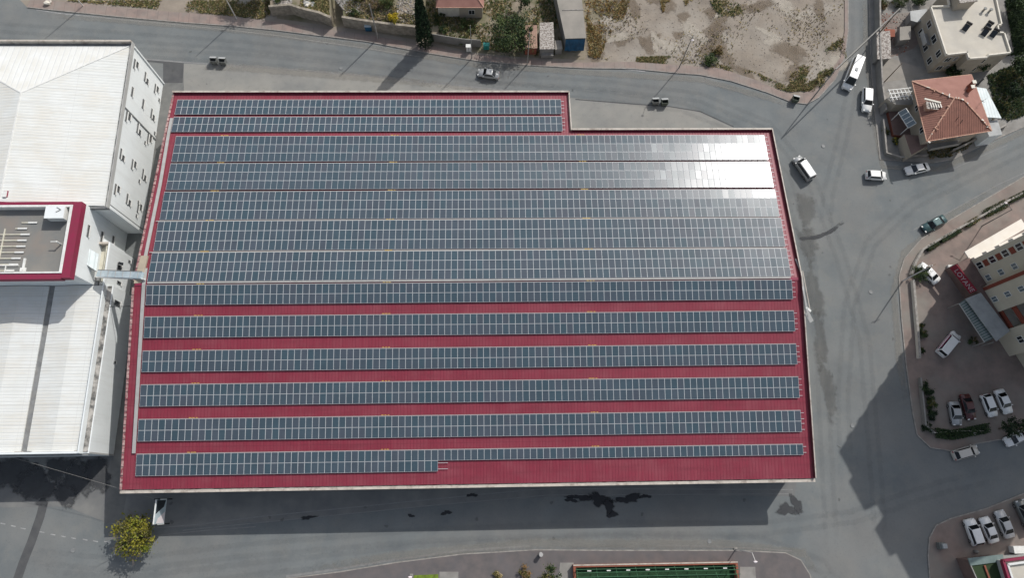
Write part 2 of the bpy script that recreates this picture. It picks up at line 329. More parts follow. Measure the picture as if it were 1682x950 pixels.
class Soft:
    def __init__(s): s.mb = MB(); s.fd = []
    def blot(s, px, py, rx, ry, mt, z, seed, rot=0., n=22, jag=.3):
        rn = random.Random(seed); c = at(px, py); ph = [rn.uniform(0, 6.28) for _ in range(3)]; vs = [(c[0], c[1], z)]; fd = [1.]
        for k, fv in ((.4, .9), (.7, .5), (1., .0)):
            for i in range(n):
                t = 6.28318 * i / n; q = k * (1 + jag * (.6 * math.sin(2 * t + ph[0]) + .5 * math.sin(3 * t + ph[1]) + .3 * math.sin(7 * t + ph[2])))
                x, y = rx * q * math.cos(t), ry * q * math.sin(t); vs.append((c[0] + x * math.cos(rot) - y * math.sin(rot), c[1] + x * math.sin(rot) + y * math.cos(rot), z)); fd.append(fv)
        fs = [(0, 1 + i, 1 + (i + 1) % n) for i in range(n)]
        for r in range(2):
            for i in range(n): fs.append((1 + r * n + i, 1 + (r + 1) * n + i, 1 + (r + 1) * n + (i + 1) % n, 1 + r * n + (i + 1) % n))
        s.mb.add(vs, fs, mt); s.fd += fd; return s
    def strip(s, pts, wd, mt, z, peak=1.):
        n = len(pts); vs = []; fd = []
        for i in range(n):
            a = Vector(pts[max(i - 1, 0)]); b = Vector(pts[min(i + 1, n - 1)]); d = (b - a).normalized(); nn = Vector((-d.y, d.x)) * wd / 2; p = Vector(pts[i]); e = 0. if i in (0, n - 1) else 1.
            for k, fv in ((-1, 0), (-.4, .9), (.4, .9), (1, 0)): q = p + nn * k; vs.append((q.x, q.y, z)); fd.append(fv * e * peak)
        fs = [(i * 4 + j, i * 4 + j + 1, i * 4 + j + 5, i * 4 + j + 4) for i in range(n - 1) for j in range(3)]
        s.mb.add(vs, fs, mt); s.fd += fd; return s
    def done(s, name):
        o = S(name, s.mb); at_ = o.data.attributes.new('fade', 'FLOAT', 'POINT'); at_.data.foreach_set('value', s.fd); return o
def blot(mb, px, py, rx, ry, mt, z, seed, n=28, rot=0.0, jag=.35):
    rn = random.Random(seed); c = at(px, py); pts = []; ph = [rn.uniform(0, 6.28) for _ in range(6)]
    for i in range(n):
        t = 2 * math.pi * i / n; k = 1 + jag * (.5 * math.sin(3 * t + ph[0]) + .35 * math.sin(5 * t + ph[1]) + .3 * math.sin(9 * t + ph[2])) + rn.uniform(-.08, .08)
        x, y = rx * k * math.cos(t), ry * k * math.sin(t)
        pts.append((c[0] + x * math.cos(rot) - y * math.sin(rot), c[1] + x * math.sin(rot) + y * math.cos(rot)))
    vs = [(c[0], c[1], z)] + [(x, y, z) for x, y in pts]
    mb.add(vs, [(0, 1 + i, 1 + (i + 1) % n) for i in range(n)], mt)
soft_mat('soft_wet', (.02, .021, .024), .97, .6); soft_mat('soft_damp', (.055, .057, .06), .85); soft_mat('soft_oil', (.10, .096, .088), .3); soft_mat('soft_lane', (.10, .105, .11), .09); soft_mat('soft_dust', (.24, .225, .195), .32)
wp = Soft()
for i, (x, y, rx, ry) in enumerate([(955, 818, 2.4, .6), (985, 822, 1.9, 1.6), (1000, 833, 1.2, 1.4), (1032, 820, 2.5, .9), (938, 822, 1.1, .5), (1060, 816, 1.0, .4), (1006, 846, 1.4, .5), (1294, 838, 2.0, 1.3), (1308, 829, 1.1, 1.5), (733, 843, .9, .45), (675, 848, .6, .3), (775, 814, .9, .4), (505, 851, 1.5, .35)]): wp.blot(x, y, rx, ry, 'soft_wet' if i not in (7, 8) else 'soft_damp', .0245 + i * .0006, 40 + i, jag=.45)
wp.done('wet_patch')
wy = Soft()
for i, (x, y, rx, ry, r) in enumerate([(20, 780, 5.6, 3.8, 0), (60, 798, 4.2, 3.2, 0), (126, 790, 3.0, 4.6, .3), (108, 815, 2.3, 2.2, 0), (160, 778, 3.0, 3.0, .5), (69, 826, 1.1, .8, 0), (95, 770, 3, 2, 0)]): wy.blot(x, y, rx, ry, 'soft_damp', .034 + i * .0006, 80 + i, rot=r)
wy.done('damp_patch')
st = Soft(); kz = 0
for i, (x, y, rx, ry, r) in enumerate([(1324, 345, 1.9, 5.0, 0), (1327, 400, 2.1, 4.4, .2), (1337, 480, 1.7, 7.0, 0), (1347, 560, 1.5, 6.0, 0), (1360, 640, 1.6, 6, 0)]): st.blot(x, y, rx, ry, 'soft_oil', .039 + i * .0006, 90 + i, rot=r)
st.strip(P2([(1306, 393), (1322, 392), (1342, 390), (1365, 380), (1390, 362)]), .9, 'soft_damp', .047)
rn_ = random.Random(5)
for i in range(34):
    px_, py_ = rn_.choice([(rn_.uniform(150, 1250), rn_.uniform(60, 150)), (rn_.uniform(1290, 1470), rn_.uniform(180, 940)), (rn_.uniform(280, 1300), rn_.uniform(820, 890))])
    st.blot(px_, py_, rn_.uniform(.2, .5), rn_.uniform(.15, .35), 'soft_oil', .048 + i * .0002, 200 + i, n=10, rot=rn_.uniform(0, 3))
st.done('road_stain')
ln = Soft()
for k, pts in enumerate(([(-80, 40), (0, 45), (200, 60), (400, 75), (600, 97), (800, 128), (1000, 140), (1150, 160), (1260, 205), (1330, 290), (1380, 420), (1420, 560), (1440, 800), (1450, 1000)],
    [(-80, 65), (0, 70), (200, 85), (400, 96), (600, 115), (780, 140), (1000, 158), (1120, 176), (1220, 215), (1290, 290), (1330, 420), (1350, 600), (1360, 800), (1370, 1000)],
    [(1900, 140), (1682, 245), (1600, 285), (1500, 335), (1430, 400), (1395, 500), (1385, 650), (1390, 900)],
    [(-60, 900), (200, 930), (400, 905), (700, 880), (1000, 868), (1250, 870), (1400, 850), (1550, 800), (1700, 770)],
    [(1409, -60), (1408, 60), (1400, 140), (1385, 220), (1360, 320), (1350, 420)],
    [(-60, 935), (200, 960), (420, 935), (700, 905), (1000, 890), (1250, 893), (1350, 930), (1400, 1000)])):
    Q = P2(pts)
    for sgn in (-.85, .85):
        W2 = []
        for i in range(len(Q)):
            a = Vector(Q[max(i - 1, 0)]); b = Vector(Q[min(i + 1, len(Q) - 1)]); d = (b - a).normalized(); W2.append(tuple(Vector(Q[i]) + Vector((-d.y, d.x)) * sgn))
        ln.strip(W2, 1.3, 'soft_lane', .064 + k * .0008, .75)
ln.done('tyre_track')
du_ = Soft()
for k, (pts, wd) in enumerate((([(30, 20), (200, 34), (400, 50), (600, 76), (790, 108), (960, 119), (1150, 131), (1260, 160), (1310, 180)], 1.8), ([(300, 106), (400, 112), (600, 128), (850, 152)], 2.2), ([(1900, 105), (1682, 216), (1600, 254), (1540, 278), (1450, 275), (1432, 180), (1422, 60), (1422, -40)], 1.6), ([(1682, 283), (1560, 355), (1485, 415), (1468, 480), (1478, 600), (1492, 700)], 1.7), ([(430, 945), (650, 914), (880, 893), (1200, 895), (1320, 910), (1345, 960)], 2.0))):
    du_.strip(P2(pts), wd, 'soft_dust', .0705 + k * .0006, .85)
du_.done('kerb_dust')
soft_mat('soft_earth', (.17, .135, .10), .6); soft_mat('soft_pale', (.42, .38, .32), .6)
ea = Soft(); rn_ = random.Random(8)
for i in range(46):
    px_, py_ = rn_.uniform(975, 1385), rn_.uniform(-5, 140)
    if py_ > 95 + (px_ - 1040) * .17 or px_ > 1330 and py_ > 120: continue
    ea.blot(px_, py_, rn_.uniform(1.0, 4.5), rn_.uniform(.8, 2.6), rn_.choice(['soft_earth', 'soft_earth', 'soft_pale']), .006 + i * .0008, 300 + i, rot=rn_.uniform(0, 3))
ea.done('bare_earth')
for i, (x, y, w_) in enumerate(((1165, 890, 'bottom road by the pitch'), (1430, 480, 'junction road left of the planter wall'), (560, 112, 'top road left of the cypress shadow'), (1352, 240, 'junction beside the lone silver van'), (120, 905, 'bottom left road below the dashed line'), (1400, 700, 'road just left of the tower shadow'))):
    o = tag(MB().tube((0, 0, 0), (0, 0, .085), .33, 'gutter_grey', n=16).build('manhole_cover', origin=(0, 0, 0)), 'round manhole cover in the ' + w_, 'manhole', 'manhole covers'); o.location = at(x, y)
# lighter worn wheel lanes
# ---- sidewalks
def walk(name, poly, mt, kerb=None, h=.13):
    mb = MB().prism(poly, -.02, h, mt)
    if kerb: mb.strip(kerb, .16, -.02, 'kerb', z1=h + .012)
    return S(name, mb)
kN = P2(kerbN[2:-1])
inner = P2([(52, -3), (110, 4), (200, 13), (300, 21), (385, 28), (440, 35), (600, 57), (700, 75), (780, 90), (860, 98), (950, 103), (1042, 102), (1180, 112), (1240, 131), (1285, 152), (1310, 156), (1332, 149), (1360, 122), (1380, 95), (1387, 50), (1387, 0)])
walk('sidewalk', kN + inner[::-1], 'pavers_pink', kN)
# verge in front of H2, north side of the diagonal road
k2 = P2([(1900, 90), (1682, 208), (1650, 222), (1600, 245), (1565, 262), (1530, 268), (1445, 262), (1436, 180), (1430, 100), (1427, 0), (1427, -100)])
walk('house_yard', k2 + P2([(1900, -100)]), 'concrete', k2, .1)
# south-east pavement island with lot
kE = P2([(2100, 90), (1800, 228), (1682, 290), (1640, 315), (1560, 362), (1513, 393), (1485, 425), (1476, 455), (1480, 520), (1488, 600), (1499, 680), (1506, 715), (1528, 736), (1560, 741), (1600, 730), (1640, 723), (1690, 722), (1900, 700)])
walk('parking_court', kE + P2([(2300, 700), (2300, 90)]), 'pavers_lot', kE)
kS = P2([(1900, 745), (1682, 811), (1620, 836), (1560, 853), (1537, 864), (1526, 885), (1524, 915), (1527, 955), (1540, 1100)])
walk('lower_court', kS + P2([(1900, 1100)]), 'pavers_lot', kS)
kB = P2([(400, 960), (480, 950), (560, 940), (650, 925), (760, 911), (880, 904), (1000, 905), (1208, 905), (1290, 909), (1315, 921), (1330, 945), (1345, 1000)])
walk('lower_sidewalk', kB + P2([(1345, 1100), (400, 1100)]), 'pavers_dark', kB)
S('concrete_pad', MB().sheet(P2([(722, 940), (753, 940), (753, 1000), (722, 1000)]), .134, 'concrete').sheet(P2([(920, 925), (942, 925), (942, 1000), (912, 1000)]), .134, 'concrete').sheet(P2([(1215, 932), (1240, 932), (1244, 1000), (1215, 1000)]), .134, 'concrete'))
S('garden_bed', MB().sheet(P2([(680, 946), (720, 944), (722, 1000), (672, 1000)]), .138, 'green_bright'))
S('garden_ground', MB().sheet(P2([(455, 30), (600, 50), (700, 68), (780, 86), (860, 94), (960, 98), (985, 60), (1010, -40), (455, -60)]), .004, 'soil_garden'))

ZT = 2.3
S('garden_terrace', MB().prism(P2([(450, 26), (482, 23), (500, 29), (530, 36), (548, 44), (546, -80), (446, -80)]), -.02, ZT, 'soil_garden').prism(P2([(568, 43), (590, 47), (640, 54), (680, 58), (694, 61), (684, -80), (560, -80)]), -.02, ZT, 'soil_garden'))
# ================================================================== FACTORY
XW, XE, XN = -55.2, 49.0, 14.0
YS, YN, YN2, YR = 1.6, 68.3, 60.3, 32.1
HE, HR = 7.7, 12.2
def rz(y): return HR - (HR - HE) * ((YR - y) / (YR - YS) if y < YR else (y - YR) / (YN - YR))
fac = thing('factory_building', 'long factory hall with maroon gabled metal roof covered in rows of solar panels', 'factory', (-3, 32, 0))
MB().prism([(XW + .6, YS + .5), (XE - .6, YS + .5), (XE - .6, YN2 - .3), (XN - .6, YN2 - .3), (XN - .6, YN - .3), (XW + .6, YN - .3)], 0, 7.55, 'wall_grey').build('wall', fac)
gb = MB()
for X in (XW + .6, XE - .6):
    y1 = YN if X < 0 else YN2
    s = .25 if X < 0 else -.25
    ys = [YS + .5, YR, y1 - .3]
    vs = [(X, y, 7.5) for y in ys] + [(X, y, rz(y) - .12) for y in ys] + [(X + s, y, 7.5) for y in ys] + [(X + s, y, rz(y) - .12) for y in ys]
    gb.add(vs, [(0, 1, 4, 3), (1, 2, 5, 4), (7, 6, 9, 10), (8, 7, 10, 11)], 'wall_grey')
gb.build('gable_wall', fac)
rf = MB()
def slope(x0, x1, y0, y1, th=.12):
    vs = [(x0, y0, rz(y0)), (x1, y0, rz(y0)), (x1, y1, rz(y1)), (x0, y1, rz(y1))]; vs += [(x, y, z - th) for x, y, z in vs]
    rf.add(vs, [(0, 1, 2, 3), (7, 6, 5, 4), (0, 4, 5, 1), (1, 5, 6, 2), (2, 6, 7, 3), (3, 7, 4, 0)], 'roof_maroon')
slope(XW + .15, XE - .15, YS, YR); slope(XW + .15, XE - .15, YR, YN2); slope(XW + .15, XN - .15, YN2, YN)
roof = rf.build('roof', fac)
MB().box(XW + .3, YR - .25, HR - .02, XE - .3, YR + .25, HR + .05, 'maroon_trim').build('ridge_cap', roof)
# parapets (N, E, W follow the gable), gutter and fascia on the S eave
pp = MB()
def par(x0, y0, x1, y1, t, h, mt, inner='maroon_dark'):
    ys = sorted({y0, y1} | ({YR} if min(y0, y1) < YR < max(y0, y1) else set()))
    if abs(y1 - y0) < .01:
        pp.box(min(x0, x1), y0 - t / 2, rz(y0) - .5, max(x0, x1), y0 + t / 2, rz(y0) + h, inner); pp.box(min(x0, x1), y0 - t / 2 - .04, rz(y0) + h, max(x0, x1), y0 + t / 2 + .05, rz(y0) + h + .05, mt); return
    for a, b in zip(ys, ys[1:]):
        for zo, zh, tt, m_ in ((-.6, h, t, inner), (h, h + .05, t + .1, mt)):
            vs = [(x0 - tt / 2, a, rz(a) + zo), (x0 + tt / 2, a, rz(a) + zo), (x0 + tt / 2, b, rz(b) + zo), (x0 - tt / 2, b, rz(b) + zo)]
            vs += [(x, y, z + (zh - zo)) for x, y, z in vs]
            pp.add(vs, [(3, 2, 1, 0), (4, 5, 6, 7), (0, 1, 5, 4), (1, 2, 6, 5), (2, 3, 7, 6), (3, 0, 4, 7)], m_)
par(XW, YN, XN, YN, .22, .5, 'cream_trim'); par(XN + .15, YN2, XE - .1, YN2, .22, .5, 'cream_trim')
par(XN, YN2 - .1, XN, YN + .1, .08, .5, 'cream_trim'); par(XE, YS, XE, YN2 + .1, .07, .55, 'cream_trim')
pp.build('parapet', fac)
sgs = {0: MB(), 1: MB()}; y = YS
k = 0
while y < YN - .3:
    L_ = random.uniform(.75, 1.3); y2 = min(y + L_, YN - .05)
    if not (y < YR < y2):
        vs = [(XW - .12, y, rz(y) - .05), (XW + .2, y, rz(y) - .05), (XW + .2, y2 - .12, rz(y2) - .05), (XW - .12, y2 - .12, rz(y2) - .05)]; vs += [(a, b, c + .14) for a, b, c in vs]
        sgs[int(y > YR)].add(vs, [(3, 2, 1, 0), (4, 5, 6, 7), (0, 1, 5, 4), (1, 2, 6, 5), (2, 3, 7, 6), (3, 0, 4, 7)], 'pink_trim')
    y = y2
for q in (0, 1): sgs[q].build('verge_flashing', fac)
gt = MB().box(XW - .1, YS - .55, HE - .35, XE + .1, YS - .16, HE - .02, 'cream_trim').box(XW - .1, YS - .16, HE - .36, XE + .1, YS + .02, HE - .16, 'gutter_rust')
gt.build('gutter', fac)
# bent loose flashing on the east verge
bs = MB(); pts = [(48.75, 35.5, 11.95), (49.1, 33, 12.5), (49.0, 30, 12.6), (49.25, 27.5, 12.3), (49.5, 26.0, 12.0)]
for a, b in zip(pts, pts[1:]): bs.beam(a, b, .26, .05, 'tray')
bs.beam((49.3, 26.6, 12.1), (50.1, 25.2, 11.6), .7, .06, 'tray').beam((49.2, 27.4, 12.3), (50.0, 26.8, 12.0), .35, .06, 'white_metal').beam((49.6, 33.5, 12.0), (50.0, 27, 11.8), .1, .06, 'cream_trim')
tag(bs.build('loose_flashing', origin=(49, 30, 12)), 'bent white metal flashing peeling off the east roof edge', 'flashing')

# ---- solar arrays
PW, PL = .995, 1.64
def panel_mesh():
    mb = MB(); w_, l_, t = PW / 2 - .008, .5 - .006, .04; e = .030; el = e / PL
    mb.add([(-w_, -l_, 0), (w_, -l_, 0), (w_, l_, 0), (-w_, l_, 0), (-w_, -l_, t), (w_, -l_, t), (w_, l_, t), (-w_, l_, t),
            (-w_ + e, -l_ + el, t), (w_ - e, -l_ + el, t), (w_ - e, l_ - el, t), (-w_ + e, l_ - el, t),
            (-w_ + e, -l_ + el, t - .005), (w_ - e, -l_ + el, t - .005), (w_ - e, l_ - el, t - .005), (-w_ + e, l_ - el, t - .005)],
           [(3, 2, 1, 0), (0, 1, 5, 4), (1, 2, 6, 5), (2, 3, 7, 6), (3, 0, 4, 7), (4, 5, 9, 8), (5, 6, 10, 9), (6, 7, 11, 10), (7, 4, 8, 11)], 'rail_alu')
    mb.add([(-w_ + e, -l_ + el, t - .004), (w_ - e, -l_ + el, t - .004), (w_ - e, l_ - el, t - .004), (-w_ + e, l_ - el, t - .004)], [(0, 1, 2, 3)], 'solar_glass')
    return mb
pm = panel_mesh(); pme_o = pm.build('panel'); pme = pme_o.data; bpy.data.objects.remove(pme_o)
ORD = ['northernmost', 'second', 'third', 'fourth', 'fifth', 'sixth', 'seventh', 'eighth', 'ninth', 'tenth', 'eleventh', 'twelfth', 'southernmost']
A = [  # y top, y bottom, rows, x0, columns, net tilt (deg, facing the top of the photo), label
 (66.7, 63.65, 2, -54.15, 67, 7.1, 'short two-row solar array on the raised notch, nearest the top parapet'),
 (63.1, 60.05, 2, -54.15, 67, 7.1, 'short two-row solar array with its left end beside the start of the pale cable tray'),
 (59.05, 54.1, 3, -53.05, 101, 5.6, 'three-row solar array just below the roof notch, glaring white at its right end'),
 (53.7, 48.7, 3, -53.05, 101, 6.4, 'three-row solar array second below the notch, widest white glare at its right end'),
 (48.2, 43.15, 3, -53.05, 101, 4.2, 'three-row solar array third below the notch, paler only along its top right row'),
 (42.75, 37.65, 3, -53.05, 101, 3.6, 'three-row solar array fourth below the notch, between two pale cable trays'),
 (37.25, 32.4, 3, -53.05, 101, 4.6, 'lowest of the three-row solar arrays, directly above the roof ridge'),
 (31.85, 28.8, 2, -53.05, 101, -8.4, 'two-row solar array directly below the roof ridge, above the first wide red band'),
 (27.0, 23.8, 2, -53.05, 101, -8.4, 'two-row solar array between the first and second wide red bands below the ridge'),
 (21.85, 18.7, 2, -53.05, 101, -8.4, 'two-row solar array between the second and third wide red bands below the ridge'),
 (16.8, 13.6, 2, -53.05, 101, -8.4, 'two-row solar array between the third and fourth wide red bands below the ridge'),
 (11.7, 8.5, 2, -53.05, 101, -8.4, 'two-row solar array second from the lower eave, above the stepped one'),
 (6.65, 3.5, 2, -53.05, 101, -8.4, 'stepped solar array nearest the lower eave, two rows left and one right'),
]
for ai, (yt, yb, nr, x0, nc, tilt, lab) in enumerate(A):
    t = -R_(tilt); pitch = (yt - yb) / nr / math.cos(t)
    z0 = rz(yt) + .17 + ((yt - yb) * (math.tan(R_(7.1)) - math.tan(R_(tilt))) if 0 < tilt < 7 else 0); bias = {2: 3.0, 3: 3.2, 4: 0}.get(ai, -1.0)
    root = thing('solar_array', lab, 'solar panels', (x0, yt, z0), 'rows of solar panels on the maroon roof', world=False)
    root.rotation_euler = (t, 0, 0)
    spots = []
    for r in range(nr):
        for c in range(nc):
            if ai == 12 and r == 1 and c >= 45: continue
            spots.append((x0 + (c + .5) * PW, -(r + .5) * pitch, c, r))
    big = sorted(spots, key=lambda q: (yt + q[1] - 0) ** 2 + (q[0] - 0) ** 2)[:100]
    bigs = set((q[2], q[3]) for q in big)
    rest = MB()
    rn = random.Random(500 + ai)
    for X, Yl, c, r in spots:
        tx, ty = rn.gauss(0, R_(.2)), rn.gauss(R_(bias), R_(.3))
        if ai == 2 and r == 0: tx += R_(2.2); ty -= R_(1.5)
        if ai == 4 and r == 0: tx -= R_(1.6); ty += R_(1.2)
        lx = (c + .5) * PW
        if (c, r) in bigs:
            o = bpy.data.objects.new('panel', pme); col.objects.link(o); o.parent = root
            o.location = (lx, Yl, .06); o.scale = (1, pitch, 1); o.rotation_euler = (tx, ty, 0)
        else:
            base = len(rest.v)
            for x, y_, z in pm.v: rest.v.append((lx + x, Yl + y_ * pitch, .06 + z + tx * y_ * pitch - ty * x))
            for f_, mi in zip(pm.f, pm.mi): rest.f.append(tuple(q + base for q in f_)); rest.mi.append(mi)
    rest.ms = list(pm.ms)
    o = rest.build('panel', None); o.parent = root; o['kind'] = 'stuff'
    for r in range(nr):
        n_ = 45 if (ai == 12 and r == 1) else nc
        for q in (.22, .78):
            o = MB().box(-.05, -(r + q) * pitch - .03, .0, n_ * PW + (.5 if n_ != 45 else 1.5), -(r + q) * pitch + .03, .055, 'rail_alu').build('rail', None); o.parent = root
    # pale frame rail along the upper edge
    o = MB().box(-.05, .02, .0, nc * PW + .05, .08, .06, 'tray').build('rail', None); o.parent = root
    for jx in (7.5, 36.2, 68.0):
        if jx < nc * PW - 3 and ai > 1:
            jb = MB()
            for q in range(3): jb.box(jx + q * .45 + rn.uniform(-.1, .1), .12, .02, jx + q * .45 + .3, .22, .10, 'yellow')
            o = jb.build('junction_box', None); o.parent = root
    if False:
        leg = None
        hgt = .2
        for q in range(0, nc, 10):
            Lm = MB().box(-.03, -.03, -hgt - .12, .03, .03, .04, 'rail_alu')
            if leg is None: o = Lm.build('support_leg', None); leg = o
            else: o = leg.copy(); col.objects.link(o)
            o.parent = root; o.location = (q * PW + .5, -(nr - .25 if not (ai == 12 and q > 44) else .7) * pitch, 0)
# cable trays
def tray(label, pts, wd):
    mb = MB()
    for (x0_, y0_), (x1_, y1_) in zip(pts, pts[1:]):
        mb.beam((x0_, y0_, rz(y0_) + .22), (x1_, y1_, rz(y1_) + .22), wd, .12, 'tray')
    n_ = 14 if abs(pts[-1][0] - pts[0][0]) > 30 else 10
    return tag(mb.build('cable_tray', origin=(pts[0][0], pts[0][1], rz(pts[0][1]))), label, 'cable tray', 'cable trays on the roof')
tray('pale cable tray running down the left roof side from the notch arrays to the bridge', [(-54.5, 62.9), (-54.5, 60), (-54.15, 50), (-54.1, YR + 4)], .5)
tray('pale cable tray running down the left roof side from the bridge to the lowest array', [(-53.65, YR + 2.6), (-53.5, YR - .1), (-53.5, 6.8)], .5)
tray('pale thick cable tray along the roof ridge', [(-53, YR + .12), (47.3, YR + .12)], .22)
tray('pale cable tray between the fourth and lowest three-row solar arrays', [(-53.6, 37.45), (47.3, 37.45)], .12)
tray('pale cable tray between the third and fourth three-row solar arrays below the notch', [(-53.6, 42.97), (47.3, 42.97)], .11)
# beige sheet patch at the bridge landing
tag(MB().prism([(-55.0, 33.0), (-53.9, 33.0), (-53.5, 36.7), (-54.6, 36.7)], 12.0, 12.32, 'beige_sheet').prism([(-55.1, 32.2), (-53.9, 32.3), (-53.9, 32.9), (-55.1, 32.8)], 12.1, 12.28, 'beige_sheet').build('landing_cover', origin=(-54.5, 34, 12)), 'beige sheet box on the roof edge where the duct bridge lands', 'cover')

# ================================================================== WHITE WORKS, west side
WX = -61.2
b1 = thing('white_works_building', 'tall white building with hipped ribbed roof and three rows of small windows', 'building', (-77, 60, 0))
MB().prism([(-94, 45.1), (WX, 45.1), (WX, 75.3), (-94, 75.3)], 0, 11.6, 'wall_white').build('wall', b1)
rt = MB(); RX = -76.8; zr = 13.9; ze = 11.9; y0, y1 = 45.3, 74.9; yh = 64.6
xa, xb = -93.8, WX - .4
rt.add([(xb, y0, ze), (xb, y1, ze), (RX, yh, zr), (RX, y0, zr)], [(0, 1, 2, 3)], 'roof_white')
rt.add([(xa, y0, ze), (RX, y0, zr), (RX, yh, zr), (xa, y1, ze)], [(0, 1, 2, 3)], 'roof_white')
rt.add([(xb, y1, ze), (xa, y1, ze), (RX, yh, zr)], [(0, 1, 2)], 'roof_white_end')
rt.add([(xa, y0, ze), (xb, y0, ze), (RX, y0, zr), (xa, y0, 11.5), (xb, y0, 11.5)], [(0, 1, 2), (3, 4, 1, 0)], 'wall_white')
r1 = rt.build('roof', b1)
MB().beam((RX, y0, zr + .02), (RX, yh, zr + .02), .25, .05, 'white_metal').beam((RX, yh, zr + .02), (xb, y1, ze + .04), .22, .05, 'white_metal').beam((RX, yh, zr + .02), (xa, y1, ze + .04), .22, .05, 'white_metal').build('ridge_cap', r1)
MB().box(-94, 75.32, 11.3, WX + .05, 75.62, 12.6, 'cream_trim').box(-94, 74.95, 11.62, WX - .3, 75.3, 11.8, 'gutter_grey').build('parapet', b1)
MB().box(WX + .003, 45.0, 11.3, WX + .12, 75.62, 12.2, 'wall_grey').box(WX - .26, 45.2, 11.62, WX - .02, 75.3, 11.95, 'gutter_rust').box(-94, 44.85, 11.3, WX + .2, 45.08, 12.0, 'gutter_grey').build('gutter', b1)
MB().box(WX + .003, 75.0, 0, WX + .2, 75.3, 11.3, 'wall_white').box(WX + .003, 45.1, 0, WX + .18, 45.6, 11.3, 'wall_white').box(WX + .003, 45.75, 0, WX + .1, 45.85, 11.3, 'gutter_grey').build('corner_trim', b1)
MB().box(WX + .003, 63.3, 0, WX + .14, 63.5, 11.3, 'gutter_grey').build('downpipe', b1)
def window(parent, X, y, z, w_, h_, vent=0):
    """window set in a wall facing +x: frame proud of the wall, pane, and a vent sash hung open"""
    fr = MB(); t = .045
    for a in ((y - w_ / 2, z, y + w_ / 2, z + t), (y - w_ / 2, z + h_ - t, y + w_ / 2, z + h_), (y - w_ / 2, z + t, y - w_ / 2 + t, z + h_ - t), (y + w_ / 2 - t, z + t, y + w_ / 2, z + h_ - t)):
        fr.box(X + .004, a[0], a[1], X + .12, a[2], a[3], 'gutter_grey')
    fr.box(X + .004, y - w_ / 2 - .08, z - .09, X + .24, y + w_ / 2 + .08, z - .003, 'white_metal')
    f = fr.build('window', parent)
    MB().box(X + .006, y - w_ / 2 + t, z + t, X + .04, y + w_ / 2 - t, z + h_ - t, 'glass_dark').build('pane', f)
    if vent:
        s = MB(); yy = y + (w_ * .18) * vent
        s.add([(X + .17, yy, z + h_ * .95), (X + .17, yy + w_ * .42 * vent, z + h_ * .95), (X + .62, yy + w_ * .42 * vent, z + h_ * .45), (X + .62, yy, z + h_ * .45)], [(0, 1, 2, 3)] if vent > 0 else [(3, 2, 1, 0)], 'glass_dark')
        s.beam((X + .17, yy, z + h_ * .95), (X + .62, yy, z + h_ * .45), .05, .05, 'wall_grey'); s.build('sash', f)
    return f
for j, (zz, hh) in enumerate(((9.2, 1.5), (5.3, 1.5), (1.5, 1.6))):
    for i, yy in enumerate((72.4, 67.3, 62.2, 55.3, 48.9)):
        if i == 1 and j < 2: window(b1, WX, yy, zz + .4, 1.7, .5)
        else:
            k_ = (1, -1)[(i + j) % 2]; window(b1, WX, yy + .4 * k_, zz, .95, .95); window(b1, WX, yy, zz + 1.06, 1.75, .42)
for yy, zz in ((71.2, .3), (64.4, .2), (53.5, 3.1), (49.8, 2.4), (47.3, 2.4), (61.0, 3.0)): window(b1, WX, yy, zz + .3, .55, .4)
# annexes: middle block with maroon parapet
b2 = thing('flat_roofed_works_block', 'white block with flat grey roof framed by a maroon parapet', 'building', (-80, 39, 0))
X2 = -63.8; ZB = 14.2; ZR = 13.0
MB().prism([(-100, 33.4), (X2, 33.4), (X2, 45.05), (-100, 45.05)], 0, 13.0, 'wall_white').build('wall', b2)
MB().box(-100, 33.4, 13.003, X2 - .9, 44.4, 13.06, 'flat_roof').build('roof', b2)
pr = MB()
pr.box(X2 - 1.3, 32.6, 13.003, X2, 45.06, ZB, 'maroon_trim').box(-100, 32.45, 13.003, X2 - 1.303, 33.35, ZB - .1, 'maroon_trim').box(-100, 44.55, 13.003, X2 - 1.303, 45.06, ZB + .05, 'maroon_trim')
pr.box(X2 - 1.75, 33.6, 13.004, X2 - 1.31, 44.2, ZB + .04, 'white_metal').box(-100, 33.36, 13.004, X2 - 1.31, 33.6, ZB + .04, 'white_metal').box(-100, 44.2, 13.004, X2 - 1.31, 44.54, ZB + .04, 'white_metal')
pr.build('parapet', b2)
bt = MB()
for i in range(9):
    yy = 42.0 - i * .98; xe_ = (-70.8, -72.2, -71.6, -71.9, -71.9, -72.0, -72.3, -72.5, -72.9)[i]; xs = (-73.2, -74.0, -82, -79, -90, -90, -90, -90, -90)[i]
    bt.box(xs, yy - .08, 13.08, xe_, yy + .08, 13.2, 'cream_pipe'); bt.box(xe_ - 1.4, yy - .12, 13.08, xe_, yy + .12, 13.24, 'white_metal')
bt.box(-90, 34.2 + .7, 13.08, -72.4, 34.2 + .85, 13.23, 'white_metal')
for x_ in (-78.5, -76.2, -74.4): bt.box(x_, 33.95, 13.08, x_ + .12, 34.9, 13.22, 'white_metal')
bt.box(-75.6, 36.0, 13.1, -75.45, 41.0, 13.26, 'cream_pipe').box(-71.8, 34.2, 13.08, -71.5, 36.1, 13.28, 'white_metal').box(-72.1, 34.0, 13.08, -71.2, 34.6, 13.23, 'white_metal')
tag(bt.build('roof_pipes', origin=(-76, 38, 12)), 'white and cream pipes laid out in parallel on the flat grey roof', 'pipes')
un = thing('rooftop_cabin', 'white box with dark chevron vent on the corner of the flat grey roof', 'roof cabin', (-67.4, 43.6, 13.06))
MB().box(-68.8, 42.2, 13.08, -66.1, 44.15, 14.6, 'white_metal').box(-68.9, 42.1, 14.603, -66.0, 44.17, 14.72, 'wall_white').build('cabinet', un)
